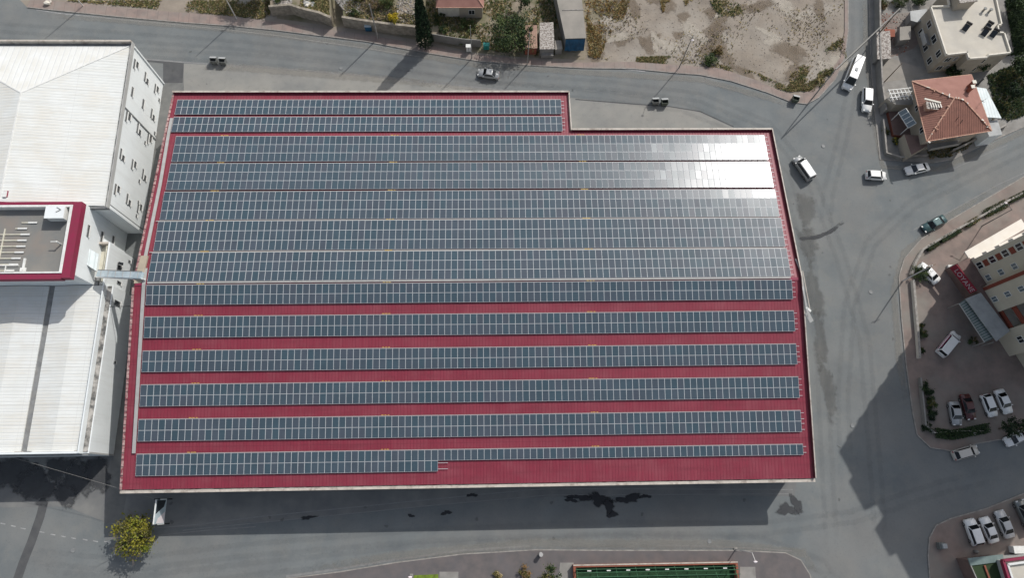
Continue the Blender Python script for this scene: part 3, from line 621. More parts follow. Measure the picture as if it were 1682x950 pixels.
MB().beam((-67.2, 43.9, 14.76), (-66.5, 43.5, 14.76), .1, .05, 'gutter_grey').beam((-67.2, 43.1, 14.76), (-66.5, 43.5, 14.76), .1, .05, 'gutter_grey').build('vent', un)
tag(MB().tube((-66.6, 38.4, 13.06), (-66.6, 38.4, 14.4), .12, 'white_metal').beam((-67.5, 38.4, 14.3), (-66.4, 38.4, 14.3), .12, .1, 'white_metal').lump((-67.1, 37.6, 12.3), .28, 'gutter_grey', seed=3).build('roof_vent', origin=(-66.6, 38.4, 13.06)), 'small white vent pipe beside the inner parapet of the flat grey roof', 'vent')
tag(MB().lump((-79.6, 34.6, 13.9), .8, 'white_metal', (1, .8, 1), 5, 9).tube((-79.6, 34.6, 13.06), (-79.6, 34.6, 13.9), .2, 'gutter_grey').build('ventilation_fan', origin=(-79.6, 34.6, 13.06)), 'white fan housing at the lower left edge of the flat grey roof', 'fan')
tag(MB().box(-76.4, 46.05, 12.0, -75.7, 47.1, 13.9, 'maroon_trim').box(-76.3, 46.0, 13.9, -75.8, 47.0, 14.05, 'white_metal').box(-75.6, 45.2, 13.3, -75.5, 46.4, 13.42, 'white_metal').build('chimney', origin=(-76, 46.5, 12)), 'small maroon chimney between the ribbed white roof and the flat roof', 'chimney')
for yy, zz in ((41.2, 11.3), (41.6, 7.4), (42.1, 4.0)): window(b2, X2, yy, zz, 1.9, .5)
# low annex and terrace between the block and the alley
an = thing('stair_annex', 'low white annex with a cream terrace and ribbed white awning beside the duct bridge', 'annex', (-63, 37, 0))
MB().prism([(X2 + .003, 33.36), (-62.0, 33.36), (-62.0, 40.4), (X2 + .003, 41.6)], 0, 6.9, 'wall_white').build('wall', an)
MB().box(X2 + .01, 33.0, 6.93, -62.3, 40.2, 6.98, 'cream_pipe').build('terrace', an)
MB().box(-62.28, 33.4, 6.9, -62.0, 40.6, 8.0, 'wall_white').box(-62.6, 34.0, 7.0, -62.48, 40.0, 7.9, 'cream_pipe').box(X2 + .02, 40.25, 6.9, -62.3, 40.6, 8.1, 'cream_trim').build('parapet', an)
MB().quad((X2 + .02, 38.6, 10.4), (X2 + .02, 35.9, 10.4), (-62.75, 35.2, 9.5), (-62.75, 38.0, 9.5), 'metal_white_roof').quad((X2 + .02, 35.9, 10.4), (X2 + .02, 38.6, 10.4), (-62.75, 38.0, 9.4), (-62.75, 35.2, 9.4), 'metal_white_roof').quad((X2 + .02, 35.9, 10.4), (X2 + .02, 35.5, 9.3), (-62.75, 35.1, 9.0), (-62.75, 35.2, 9.5), 'wall_grey').build('awning', an)
window(an, -62.0, 37.5, 3.8, 1.2, 1.3, 1); window(an, -62.0, 34.9, 3.2, .5, 1.2); window(an, -62.0, 39.4, 1.2, .4, .7)
ac = MB()
for i in range(5): ac.box(-64.1 + (i % 3) * .55, 33.3 + (i // 3) * .8, 7.0, -63.7 + (i % 3) * .55, 33.9 + (i // 3) * .8, 7.6 + .2 * (i % 2), ('tray_side', 'gutter_grey', 'wall_grey')[i % 3])
tag(ac.build('air_conditioner_units', origin=(-63.4, 33.7, 7)), 'cluster of grey machinery on the terrace under the ribbed awning', 'machinery')
du = thing('duct_bridge', 'pale blue metal duct bridge spanning the alley to the maroon roof', 'duct', (-58.5, 34.3, 8))
DA, DB = Vector(at(161, 450, 9.2)), Vector(at(234, 453, 12.7))
MB().beam(DA, DB, 1.05, .45, 'duct_blue').build('duct', du)
MB().beam(DA + Vector((0, -.62, .1)), DB + Vector((.5, -.62, .1)), .14, .3, 'white_metal').beam(DA + Vector((0, .6, .2)), DB + Vector((0, .6, .2)), .08, .1, 'gutter_grey').build('side_rail', du)
fl = MB()
for i in range(6): c_ = DA.lerp(DB, (i + .5) / 6) + Vector((0, 0, .26)); fl.beam(c_ + Vector((0, .52, 0)), c_ - Vector((0, .52, 0)), .08, .06, 'tray')
fl.build('flange', du)
tag(MB().tube((-61.0, 29.9, 7.2), (-55.3, 29.0, 10.6), .05, 'black').build('cable', origin=(-58, 29.5, 8)), 'thin dark cable across the alley below the duct bridge', 'cable')
# south-west hall
b3 = thing('white_hall', 'white hall with two ribbed roof bays split by a grey valley gutter', 'building', (-80, 20, 0))
MB().prism([(-100, 7.0), (WX + .3, 7.0), (WX + .3, 33.35), (-100, 33.35)], 0, 7.2, 'wall_white').build('wall', b3)
r3 = MB()
YB = 33.3
for x0_, x1_ in ((-100, -80.3), (-79.6, -70.85), (-69.95, -62.15)):
    xm = (x0_ + x1_) / 2
    r3.add([(x0_, 7.3, 7.55), (x1_, 7.3, 7.55), (x1_, YB, 7.55), (x0_, YB, 7.55), (xm, 7.3, 7.9), (xm, YB, 7.9), (x0_, 7.3, 7.25), (x1_, 7.3, 7.25), (x1_, YB, 7.25), (x0_, YB, 7.25)],
           [(0, 4, 5, 3), (4, 1, 2, 5), (6, 7, 1, 4, 0), (1, 7, 8, 2), (6, 0, 3, 9)], 'roof_white')
r3.build('roof', b3)
MB().box(-70.8, 7.2, 7.2, -70.0, YB, 7.42, 'gutter_grey').box(-80.25, 7.2, 7.2, -79.65, YB, 7.42, 'gutter_grey').box(-61.75, 7.2, 7.2, WX + .1, YB, 7.34, 'gutter_rust').build('valley_gutter', b3)
MB().box(-62.05, 7.0, 7.2, -61.83, YB, 8.3, 'wall_white').box(-100, 6.95, 7.0, -61.8, 7.25, 8.15, 'wall_white').box(-100, 7.26, 7.2, -62.12, 7.42, 7.62, 'gutter_rust').build('parapet', b3)
MB().box(-100, 6.7, 6.9, -61.0, 6.98, 7.1, 'gutter_grey').box(WX + .303, 6.95, 0, WX + .42, 7.2, 7.2, 'wall_grey').build('eave_trim', b3)
window(b3, WX + .3, 21.5, 3.4, .4, .6); window(b3, WX + .3, 30.9, 4.6, .8, 1.8)

# ================================================================== HOUSES, upper right
h1 = thing('flat_roofed_house', 'two-storey beige house with pale flat roof and stepped cream parapet', 'house', (90, 83, 0))
poly = [(84.1, 88.0), (87.8, 88.1), (87.9, 92), (97.2, 92), (97.0, 84.0), (96.2, 83.9), (96.1, 82.3), (97.1, 82.2), (97.4, 77.9), (92.9, 77.3), (92.8, 76.9), (89.2, 76.6), (89.1, 77.9), (85.1, 77.4)]
MB().prism(poly, 0, 5.7, 'house_beige').build('wall', h1)
MB().prism([(x + (90.8 - x) * .02, y + (84 - y) * .02) for x, y in poly], 5.7, 5.76, 'screed').build('roof', h1)
pb = MB()
for i in range(len(poly)):
    a = Vector(poly[i]); b = Vector(poly[(i + 1) % len(poly)]); d = (b - a).normalized() * .11
    pb.beam((*(a - d), 5.92), (*(b + d), 5.92), .22, .5, 'parapet_cream')
pb.build('parapet', h1)
sh = MB().prism([(88.2, 87.2), (91.4, 87.6), (91.0, 91.8), (88.2, 91.8)], 5.77, 8.2, 'house_beige').prism([(88.0, 87.0), (91.6, 87.4), (91.2, 92), (88.0, 92)], 8.2, 8.35, 'rubble')
sh.build('stair_tower', h1)
def wwin(parent, a, b, z0, z1, mt='glass_dark', name='window', d=.06):
    """window on an arbitrary vertical wall running a->b (ccw footprint, outward on the right)"""
    a = Vector(a); b = Vector(b); t = (b - a).normalized(); n_ = Vector((t.y, -t.x)); o1 = n_ * d; o0 = n_ * .004; f = .07
    mb = MB()
    def q(s0, s1, u0, u1, oi, oo, m_):
        p, r = a + t * s0, a + t * s1
        mb.prism([tuple(p + oi), tuple(p + oo), tuple(r + oo), tuple(r + oi)], u0, u1, m_)
    L_ = (b - a).length
    q(0, L_, z0, z0 + f, o0, o1, 'white_metal'); q(0, L_, z1 - f, z1, o0, o1, 'white_metal'); q(0, f, z0 + f, z1 - f, o0, o1, 'white_metal'); q(L_ - f, L_, z0 + f, z1 - f, o0, o1, 'white_metal'); q(L_ / 2 - .03, L_ / 2 + .03, z0 + f, z1 - f, o0, o1, 'white_metal')
    w_ = mb.build(name, parent); mb = MB(); q(f, L_ - f, z0 + f, z1 - f, n_ * .006, n_ * .03, mt); mb.build('pane', w_); return w_
def along(a, b, s0, s1):
    a = Vector(a); b = Vector(b); t = (b - a).normalized(); return tuple(a + t * s0), tuple(a + t * s1)
for s0, s1, z0, z1 in ((2.0, 3.4, 3.7, 5.0), (5.2, 6.8, 3.6, 5.0), (8.6, 9.8, 3.5, 5.0), (5.0, 6.6, .9, 2.3), (8.3, 9.5, .8, 2.3), (2.0, 3.2, .9, 2.3)):
    wwin(h1, *along((84.1, 88.0), (85.1, 77.4), s0, s1), z0, z1)
for s0, s1 in ((.8, 2.0), (2.6, 3.3)):
    for z0 in (.9, 3.6): wwin(h1, *along((85.1, 77.4), (89.1, 77.9), s0, s1), z0, z0 + 1.3)
for s0, s1 in ((4.6, 6.0), (6.8, 8.0)):
    for z0 in (.9, 3.6): wwin(h1, *along((89.2, 76.6), (97.4, 77.9), s0 - 3.6, s1 - 3.6), z0, z0 + 1.3)
MB().prism([(83.2, 84.2), (84.4, 84.2), (84.7, 81.6), (83.4, 81.6)], 2.9, 3.05, 'concrete').prism([(83.1, 84.3), (83.25, 84.3), (83.45, 81.5), (83.3, 81.5)], 2.9, 3.9, 'wall_grey').build('balcony', h1)
sw = [(90.0, 83.4, 'black solar water heater standing alone on the pale flat roof'), (94.2, 83.6, 'black solar water heater beside the notch of the cream parapet'), (95.0, 82.0, 'black solar water heater lowest of the trio on the pale flat roof'), (93.4, 82.3, 'grey water heater nearer the centre of the pale flat roof')]
def heater():
    r = thing('water_heater', 'x', 'water heater', (0, 0, 0), 'water heaters on the flat roof')
    MB().tube((-.55, .3, 1.15), (.55, .3, 1.15), .24, 'black', n=12).build('tank', r)
    MB().add([(-.5, -.75, .15), (.5, -.75, .15), (.5, .15, .95), (-.5, .15, .95), (-.5, -.75, .09), (.5, -.75, .09), (.5, .15, .89), (-.5, .15, .89)], [(0, 1, 2, 3), (7, 6, 5, 4), (0, 4, 5, 1), (1, 5, 6, 2), (2, 6, 7, 3), (3, 7, 4, 0)], 'glass_dark').build('collector', r)
    for x_ in (-.45, .45):
        MB().beam((x_, .3, 0), (x_, .3, 1.0), .05, .05, 'pole_grey').beam((x_, -.7, 0), (x_, .3, .9), .05, .05, 'pole_grey').build('leg', r)
    return r
hp = heater()
for i, (x_, y_, lb) in enumerate(sw):
    o = hp if i == 0 else copy_tree(hp); o.location = (x_, y_, 5.76); o.rotation_euler = (0, 0, R_(-35)); o['label'] = lb
for i, (x_, y_, lb) in enumerate(((94.2, 87.2, 'small round vent left of its twin near the far parapet'), (95.3, 87.0, 'small round vent nearest the far right parapet corner'))):
    tag(MB().tube((x_, y_, 5.76), (x_, y_, 6.5), .2, 'pole_grey').tube((x_, y_, 6.5), (x_, y_, 6.62), .32, 'bin_grey').build('roof_vent', origin=(x_, y_, 5.76)), lb, 'vent', 'vents on the pale flat roof')
# tile-roofed house
h2 = thing('tile_roofed_house', 'house with red tiled hip roof, small balcony and dark stovepipe', 'house', (84, 66, 0))
ph2 = [(78.9, 71.0), (88.3, 72.2), (89.4, 62.2), (78.9, 60.4)]
MB().prism(ph2, 0, 5.9, 'house_beige').build('wall', h2)
ez = 6.0
E1, E2, E3, E4 = (77.6, 71.8, ez), (89.0, 73.2, ez), (90.4, 61.6, ez), (78.1, 59.5, ez)
Ra, Rb = (83.3, 67.0, 8.0), (84.9, 66.8, 8.0)
rr = MB()
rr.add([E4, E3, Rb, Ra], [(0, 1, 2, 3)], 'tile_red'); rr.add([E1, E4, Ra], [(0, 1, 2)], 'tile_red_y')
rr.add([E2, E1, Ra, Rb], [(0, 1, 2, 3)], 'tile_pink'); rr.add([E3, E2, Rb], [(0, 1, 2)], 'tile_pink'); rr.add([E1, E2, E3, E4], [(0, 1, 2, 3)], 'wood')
rr2 = rr.build('roof', h2)
rc = MB()
for a, b in ((E1, Ra), (E4, Ra), (E3, Rb), (Ra, Rb)): rc.beam((a[0], a[1], a[2] + .05), (b[0], b[1], b[2] + .05), .22, .08, 'ridge_cap')
rc.build('ridge_cap', rr2)
gg = MB()
for a, b in ((E1, E2), (E2, E3), (E3, E4), (E4, E1)): gg.beam((a[0], a[1], ez - .03), (b[0], b[1], ez - .03), .14, .14, 'ridge_cap')
gg.build('eaves_gutter', rr2)
rn = random.Random(3); 
for a, b, m_ in ((E4, Ra, 9), (E1, Ra, 7), (Ra, Rb, 4), (E3, Rb, 8)):
    for q in range(m_):
        u = rn.random() ** 1.2 * .9; p = Vector(a).lerp(Vector(b), u); rd = MB().beam((p.x + rn.uniform(-.2, .2), p.y + rn.uniform(-.2, .2), p.z + .12), (p.x + rn.uniform(-.5, .5), p.y + rn.uniform(-.4, .4), p.z + .14), rn.uniform(.12, .28), .1, rn.choice(['parapet_cream', 'facade_white', 'ridge_cap'])); rd.build('mortar_patch', rr2)
rc3 = MB()
for q in range(5): rc3.beam((79.2 + q * .45, 66.6 - q * .02, 7.3), (79.3 + q * .45, 65.5, 7.35), .2, .12, 'facade_white')
rc3.beam((78.4, 67.4, 7.2), (81.0, 66.4, 7.5), .3, .2, 'parapet_cream').build('dormer_ridge', rr2)
tag(MB().beam((83.6, 63.2, 6.9), (83.8, 63.6, 7.5), .08, .08, 'black').beam((84.3, 62.6, 6.8), (84.4, 63.0, 7.4), .08, .08, 'black').build('roof_pipe', origin=(84, 63, 7)), 'pair of thin dark pipes poking through the lower tiled slope', 'pipe')
# dormer on the west slope
MB().prism([(78.6, 66.9), (80.6, 66.6), (80.6, 65.2), (78.5, 65.4)], 6.2, 7.2, 'ridge_cap', 'rubble').build('dormer', rr2)
for c_, hh in (((86.6, 68.9), 1.4), ((87.2, 70.0), .9)):
    MB().rbox(c_, (.55, .5, 1.6 + hh * .4), .1, 'brick_red', z0=6.6).rbox(c_, (.7, .65, .1), .1, 'parapet_cream', z0=8.2 + hh * .4).build('chimney', h2)
tag(MB().tube((87.3, 69.2, 7.2), (87.3, 69.2, 9.2), .13, 'black').tube((87.3, 69.2, 9.2), (88.1, 69.9, 9.7), .15, 'black').build('stovepipe', origin=(87.3, 69.2, 7)), 'black stovepipe rising beside the brick chimney on the tiled roof', 'stovepipe')
tag(MB().tube((88.6, 66.6, 6.6), (88.6, 66.6, 8.2), .03, 'pole_grey').beam((88.1, 66.3, 8.1), (89.1, 66.9, 8.1), .05, .05, 'black').beam((88.3, 66.8, 7.7), (88.9, 66.4, 7.7), .05, .05, 'black').build('aerial', origin=(88.6, 66.6, 6.6)), 'thin television aerial on the right slope of the tiled roof', 'aerial')
# west wing: porch with maroon floor, terrace with pergola and glazed stairs
MB().prism([(74.0, 69.9), (77.0, 71.6), (78.9, 71.0), (78.9, 68.6), (75.6, 68.6)], 0, 3.2, 'house_beige', 'concrete').build('porch_wing', h2)
MB().prism([(75.4, 68.5), (78.89, 68.5), (78.89, 63.2), (75.6, 63.6)], 0, .9, 'brick_red', 'facade_brown').build('porch', h2)
MB().prism([(76.3, 62.6), (78.89, 62.4), (80.4, 60.35), (76.9, 58.4)], 0, 2.9, 'house_beige', 'facade_brown').build('ground_wing', h2)
pg = MB()
for i in range(6): pg.beam((74.3 + i * .75, 71.4, 3.9), (74.8 + i * .75, 69.2, 3.9), .12, .1, 'white_metal')
for i in range(3): pg.beam((74.2, 71.2 - i * .8, 3.95), (78.6, 71.7 - i * .8, 3.95), .12, .08, 'white_metal')
for c_ in ((74.3, 71.2), (78.4, 71.8), (74.6, 69.2)): pg.beam((*c_, 3.2), (*c_, 3.9), .1, .1, 'white_metal')
tag(pg.build('pergola', origin=(76, 70.4, 3.2)), 'white slatted pergola over the porch of the tile-roofed house', 'pergola')
gl = MB(); gl.add([(76.4, 67.0, 4.6), (75.6, 66.8, 3.4), (76.9, 63.6, 3.4), (77.8, 63.9, 4.6)], [(0, 1, 2, 3)], 'glass_grey')
for i in range(5):
    u = i / 4; gl.beam((76.4 + 1.4 * u, 67.0 - 3.1 * u, 4.62), (75.6 + 1.3 * u, 66.8 - 3.2 * u, 3.42), .1, .06, 'white_metal')
gl.beam((76.4, 67.0, 4.63), (77.8, 63.9, 4.63), .1, .08, 'white_metal').beam((75.6, 66.8, 3.43), (76.9, 63.6, 3.43), .1, .08, 'white_metal')
for c_ in ((75.7, 66.7), (76.9, 63.7)): gl.beam((*c_, .9), (*c_, 3.4), .1, .1, 'white_metal')
gl.build('glass_canopy', h2)
for s0, s1 in ((1.0, 2.3), (3.6, 5.0), (6.6, 8.2)):
    for z0 in (.8, 3.6): wwin(h2, *along((78.9, 60.4), (89.4, 62.2), s0, s1), z0, z0 + 1.4)
wwin(h2, *along((78.9, 71.0), (78.9, 60.4), 3.0, 4.2), 3.5, 4.9); wwin(h2, *along((78.9, 71.0), (78.9, 60.4), 7.6, 8.8), 3.5, 4.9)
MB().prism([(80.2, 59.2), (86.0, 60.3), (86.0, 61.4), (80.2, 60.5)], 2.8, 2.95, 'concrete').beam((80.2, 59.2, 3.4), (86, 60.3, 3.4), .06, .9, 'pole_grey').build('balcony', h2)
mr_ = thing('lean_to', 'pale metal lean-to roof along the right side of the tile-roofed house', 'lean-to', (91, 66, 0))
MB().add([(89.5, 71.4, 4.9), (92.4, 71.2, 4.5), (94.0, 65.0, 4.5), (90.9, 65.0, 4.9), (89.5, 71.4, 4.8), (92.4, 71.2, 4.4), (94.0, 65.0, 4.4), (90.9, 65.0, 4.8)], [(3, 2, 1, 0), (4, 5, 6, 7), (0, 1, 5, 4), (1, 2, 6, 5), (2, 3, 7, 6), (3, 0, 4, 7)], 'metal_white_roof').build('roof', mr_)
MB().prism([(90.8, 65.0), (93.7, 64.9), (93.9, 62.0), (91.4, 61.6)], 0, 3.9, 'wall_white', 'canopy_grey').prism([(89.6, 70.6), (91.3, 70.4), (92.7, 65.2), (90.6, 65.2)], 0, 3.9, 'wall_white').build('wall', mr_)

# ---- parcel wall along the lane, yard clutter
def wall(name, label, cat, pts, h, t, mt, cap=None, z=0, group=None):
    mb = MB(); mb.strip(P2(pts) if pts[0][0] > 200 or pts[0][1] < 0 else pts, t, z, mt, z1=z + h)
    if cap: mb.strip(P2(pts), t + .1, z + h + .002, cap, z1=z + h + .06)
    c0 = at(*pts[0]); return tag(mb.build(name, origin=(c0[0], c0[1], z)), label, cat, group)
wall('boundary_wall', 'long grey boundary wall along the lane beside the white minibus', 'wall', [(1436, -60), (1436, 0), (1437, 90), (1440, 150), (1446, 190)], 2.1, .2, 'concrete', 'kerb', .1)
wall('low_wall', 'low beige wall round the porch garden of the tile-roofed house', 'wall', [(1447, 200), (1452, 255), (1475, 262), (1520, 258)], .9, .2, 'concrete', 'kerb', .1)
wall('garden_wall', 'pale garden wall running along the diagonal road from the tile-roofed house', 'wall', [(1560, 251), (1600, 232), (1650, 208)], .9, .22, 'stone_wall', 'kerb', .1)
S('yard_paving', MB().sheet(P2([(1442, 25), (1500, 20), (1520, 60), (1500, 80), (1460, 96), (1440, 96)]), .104, 'pavers_lot').sheet(P2([(1440, 100), (1465, 96), (1528, 118), (1500, 130), (1450, 135)]), .108, 'concrete_roof'))
def shed(label, pts, h, mt, top, z=0.1, name='shed', cat='shed'):
    poly = P2(pts, z + h); cx = sum(p[0] for p in poly) / len(poly); cy = sum(p[1] for p in poly) / len(poly)
    r = thing(name, label, cat, (cx, cy, z))
    MB().prism([(cx + (x - cx) * .93, cy + (y - cy) * .93) for x, y in poly], z, z + h - .12, mt).build('wall', r)
    MB().prism(poly, z + h - .118, z + h, top).build('roof', r); return r
shed('low shed roofed with pale rubble beside the lane wall', [(1440, 52), (1462, 50), (1464, 96), (1441, 97)], 2.0, 'concrete', 'rubble')
shed('open brick store with dark inside between the rubble shed and the yard', [(1453, 47), (1470, 48), (1470, 60), (1454, 60)], 1.6, 'facade_brown', 'brick_red')
shed('small concrete outhouse in the yard left of the flat-roofed house', [(1478, 44), (1496, 42), (1496, 64), (1478, 66)], 2.2, 'concrete', 'concrete_roof')
shed('concrete lean-to at the far left corner of the flat-roofed house', [(1495, 18), (1522, 14), (1524, 30), (1506, 36), (1496, 33)], 2.4, 'concrete', 'canopy_grey')

# ================================================================== TOP: gardens, small houses
h0 = thing('cottage', 'small cottage with red tiled roof behind the front garden at the top', 'cottage', at(755, 5))
za = 3.4; c1 = [at(716, 12, za), at(795, 12, za)]
x0_, x1_ = c1[0][0], c1[1][0]; yb_ = c1[0][1]
MB().box(x0_ + .3, yb_ + .5, 0, x1_ - .3, yb_ + 9, 3.2, 'parapet_cream').box(x0_ + 4.4, yb_ + .25, 0, x1_ - .4, yb_ + .5, 3.1, 'house_beige').build('wall', h0)
xm = (x0_ + x1_) / 2
MB().add([(x0_, yb_, 3.4), (x1_, yb_, 3.4), (x1_, yb_ + 9.4, 3.4), (x0_, yb_ + 9.4, 3.4), (x0_ + 1.5, yb_ + 4.7, 5.4), (x1_ - 3.5, yb_ + 4.7, 5.4)], [(0, 1, 5, 4), (2, 3, 4, 5), (1, 2, 5), (3, 0, 4), (3, 2, 1, 0)], 'tile_pink').build('roof', h0)
MB().beam((x0_, yb_ - .02, 3.42), (x1_, yb_ - .02, 3.42), .1, .1, 'ridge_cap').beam((x1_, yb_, 3.45), (x1_ - 3.5, yb_ + 4.7, 5.45), .16, .08, 'ridge_cap').build('ridge_cap', h0)
wwin(h0, (x1_ - 3.0, yb_ + .25), (x1_ - 1.8, yb_ + .25), 1.1, 2.4)
h4 = thing('concrete_outbuilding', 'long bare concrete building with a blue tarpaulin hung over its road end', 'outbuilding', at(940, 30))
pz = 3.6; p4 = P2([(914, 0), (953.5, 0), (961.6, 61.7), (929.4, 62.6)], pz)
p4 = [(p4[0][0] - .7, p4[0][1] + 6), (p4[1][0] - .1, p4[1][1] + 6), p4[2], p4[3]]
MB().prism(p4, 0, 3.5, 'concrete').build('wall', h4)
MB().prism([(p4[0][0] - .1, p4[0][1]), (p4[1][0] + .1, p4[1][1]), (p4[2][0] + .12, p4[2][1] - .1), (p4[3][0] - .12, p4[3][1] - .1)], 3.503, 3.66, 'concrete_roof').beam((p4[2][0], p4[2][1] + 6.2, 3.7), (p4[3][0] - .4, p4[3][1] + 6.2, 3.7), .14, .1, 'kerb').build('roof', h4)
tp = MB(); a = Vector((*p4[3], 3.5)); b = Vector((*p4[2], 3.5)); n_ = 8
for i in range(n_ + 1):
    u = i / n_; p = a.lerp(b, u); tp.v += [(p.x, p.y - .16, 3.45), (p.x + .1 * math.sin(i * 2), p.y - .55 - .12 * math.sin(i * 1.7), 2.0), (p.x, p.y - .8 + .1 * math.sin(i * 2.3), .7)]
for i in range(n_):
    for j in range(2): tp.f.append((i * 3 + j, i * 3 + j + 1, i * 3 + j + 4, i * 3 + j + 3)); tp.mi.append(0)
tp.ms = ['tarp_blue']
tag(tp.build('tarpaulin', origin=(a.x, a.y, 2)), 'blue tarpaulin hanging over the end wall of the concrete outbuilding', 'tarpaulin')
shed('low shed with rusty pink corrugated roof between the big tree and the rubble-strewn roof', [(861.5, 41), (882, 41), (882.5, 79), (862, 79)], 2.3, 'brick_red', 'rust_roof', 0)
shed('low shed with rubble-strewn roof beside the long concrete outbuilding', [(886.5, 37), (909, 36), (911, 80), (886.5, 80.5)], 2.5, 'concrete', 'rubble', 0)
shed('tiny concrete hut between the rubble-strewn shed and the outbuilding', [(911.5, 66), (922, 66), (924, 80), (912, 81)], 1.8, 'concrete', 'concrete_roof', 0)
tag(MB().prism(P2([(889, 83), (909, 83), (909, 91), (889, 91)], 1), .13, 1.0, 'concrete', 'kerb').build('concrete_block', origin=at(899, 87)), 'pale concrete block in front of the rubble-strewn shed', 'block')
wall('retaining_wall', 'rough stone retaining wall behind the sidewalk, left stretch of two', 'wall', [(448, 25), (482, 22), (500, 28), (530, 35), (548, 43)], 2.75, .45, 'stone_wall', None)
wall('retaining_wall', 'rough stone retaining wall behind the sidewalk, right stretch beside the yellow bush', 'wall', [(566, 42), (590, 46), (640, 53), (680, 57), (695, 60)], 2.75, .45, 'stone_wall', None)
wall('garden_fence', 'low garden fence in front of the red-roofed cottage', 'fence', [(705, 66), (760, 75), (790, 77)], 2.2, .12, 'concrete', None)
tag(MB().box(-.6, -.45, 0, .6, .45, 1.3, 'tarp_blue').box(-.64, -.49, 1.3, .64, .49, 1.38, 'duct_blue').build('water_tank', origin=(0, 0, 0)), 'blue box-shaped tank on the stone wall at the top', 'tank').location = at(606, 48, .3)
def cabinet(label, px, py, mt, sx=.9, sy=.6, h=1.5, name='cabinet'):
    r = thing(name, label, 'cabinet', at(px, py, .13))
    x_, y_, z_ = at(px, py, .13)
    MB().box(x_ - sx / 2, y_ - sy / 2, z_, x_ + sx / 2, y_ + sy / 2, z_ + h, mt).build('body', r)
    MB().box(x_ - sx / 2 - .06, y_ - sy / 2 - .06, z_ + h + .002, x_ + sx / 2 + .06, y_ + sy / 2 + .06, z_ + h + .08, mt).box(x_ - .02, y_ - sy / 2 - .02, z_ + .1, x_ + .02, y_ - sy / 2 - .004, z_ + h - .1, 'black').build('lid', r)
cabinet('white utility cabinet on the shaded sidewalk in front of the cottage', 770, 83, 'white_metal')
cabinet('turquoise cabinet on the shaded sidewalk beneath the big tree', 799, 79, 'turquoise', 1.1, .7, 1.2)
cabinet('white boxy freezer standing beside the low building at the lower right', 1666, 903, 'white_metal', 1.8, 1.0, 1.2)

# ================================================================== TOWER, right edge
TC = Vector((83.4, 37.7)); ta = Vector((.385, -.923)).normalized(); tn = Vector((-ta.y, ta.x))
TH = 37.0
tw = thing('apartment_tower', 'tall beige apartment tower with red panels and white side balconies', 'apartment block', (*TC, 0))
def T(s, n): v = TC + ta * s + tn * n; return (v.x, v.y)
foot = [(0, 0), (4.8, 0), (4.8, -1.0), (9.6, -1.0), (9.6, 1.6), (12.8, 1.6), (12.8, -1.0), (17.2, -1.0), (17.2, .2), (24, .2), (24, 17), (-.5, 17)]
MB().prism([T(*q) for q in foot], 0, TH, 'facade_beige', 'screed').build('wall', tw)
MB().prism([T(1, 1.5), T(23, 2), T(23, 16), T(1, 16)], TH + .003, TH + .6, 'tile_red').build('roof', tw)
def tbox(mb, s0, s1, n0, n1, z0, z1, mt, top=None): mb.prism([T(s0, n0), T(s1, n0), T(s1, n1), T(s0, n1)], z0, z1, mt, top)
def twin(s0, s1, n, z0, z1, mt='glass_grey', name='window'):
    wwin(tw, T(s0, n), T(s1, n), z0, z1, mt, name, .08)
rb = MB(); tbox(rb, 4.9, 5.5, -1.09, -1.003, 2.8, TH, 'facade_red'); rb.build('red_stripe', tw)
FL = 3.15
for k in range(11):
    z0 = 3.4 + k * FL
    twin(.7, 1.9, 0, z0 + .7, z0 + 2.1, 'glass_dark'); twin(3.2, 4.3, 0, z0 + .9, z0 + 2.1); twin(6.9, 7.9, -1.0, z0 + .6, z0 + 1.9)
    rp = MB(); tbox(rp, .8, 1.9, -.06, -.003, z0 - .75, z0 + .35, 'facade_red'); rp.build('red_panel', tw)
    twin(10.2, 12.2, 1.6, z0 + .2, z0 + 2.3, 'glass_grey', 'balcony_door')
    bc = MB(); tbox(bc, 9.62, 12.78, -.6, 1.58, z0 - .15, z0, 'facade_white'); tbox(bc, 9.62, 12.78, -.68, -.6, z0 - .15, z0 + .95, 'facade_red'); bc.build('balcony', tw)
    twin(14.4, 15.6, -1.0, z0 + .6, z0 + 1.9, 'glass_dark'); twin(19.5, 20.8, .2, z0 + .6, z0 + 1.9, 'glass_dark')
    # white balconies on the side facing the top of the photo
    nb = MB(); nb.prism([T(.03, .3), T(-.4, .2), T(-.8, 9), T(-.2, 9.0)], z0 - .18, z0 + .9, 'facade_white'); nb.build('balcony', tw)
wb = MB(); [wb.beam((*T(*a_), TH + .4), (*T(*b_), TH + .4), .2, .8, 'facade_white') for a_, b_ in zip(foot, foot[1:] + foot[:1])]; wb.prism([T(.01, .0), T(-.08, 0), T(-.6, 17), T(-.5, 17)], 0, TH, 'facade_white'); wb.build('parapet', tw)
MB().prism([T(-1.9, .1), T(-.09, .1), T(-1.3, 13), T(-3.1, 13)], 3.1, 3.35, 'facade_white').build('side_canopy', tw)
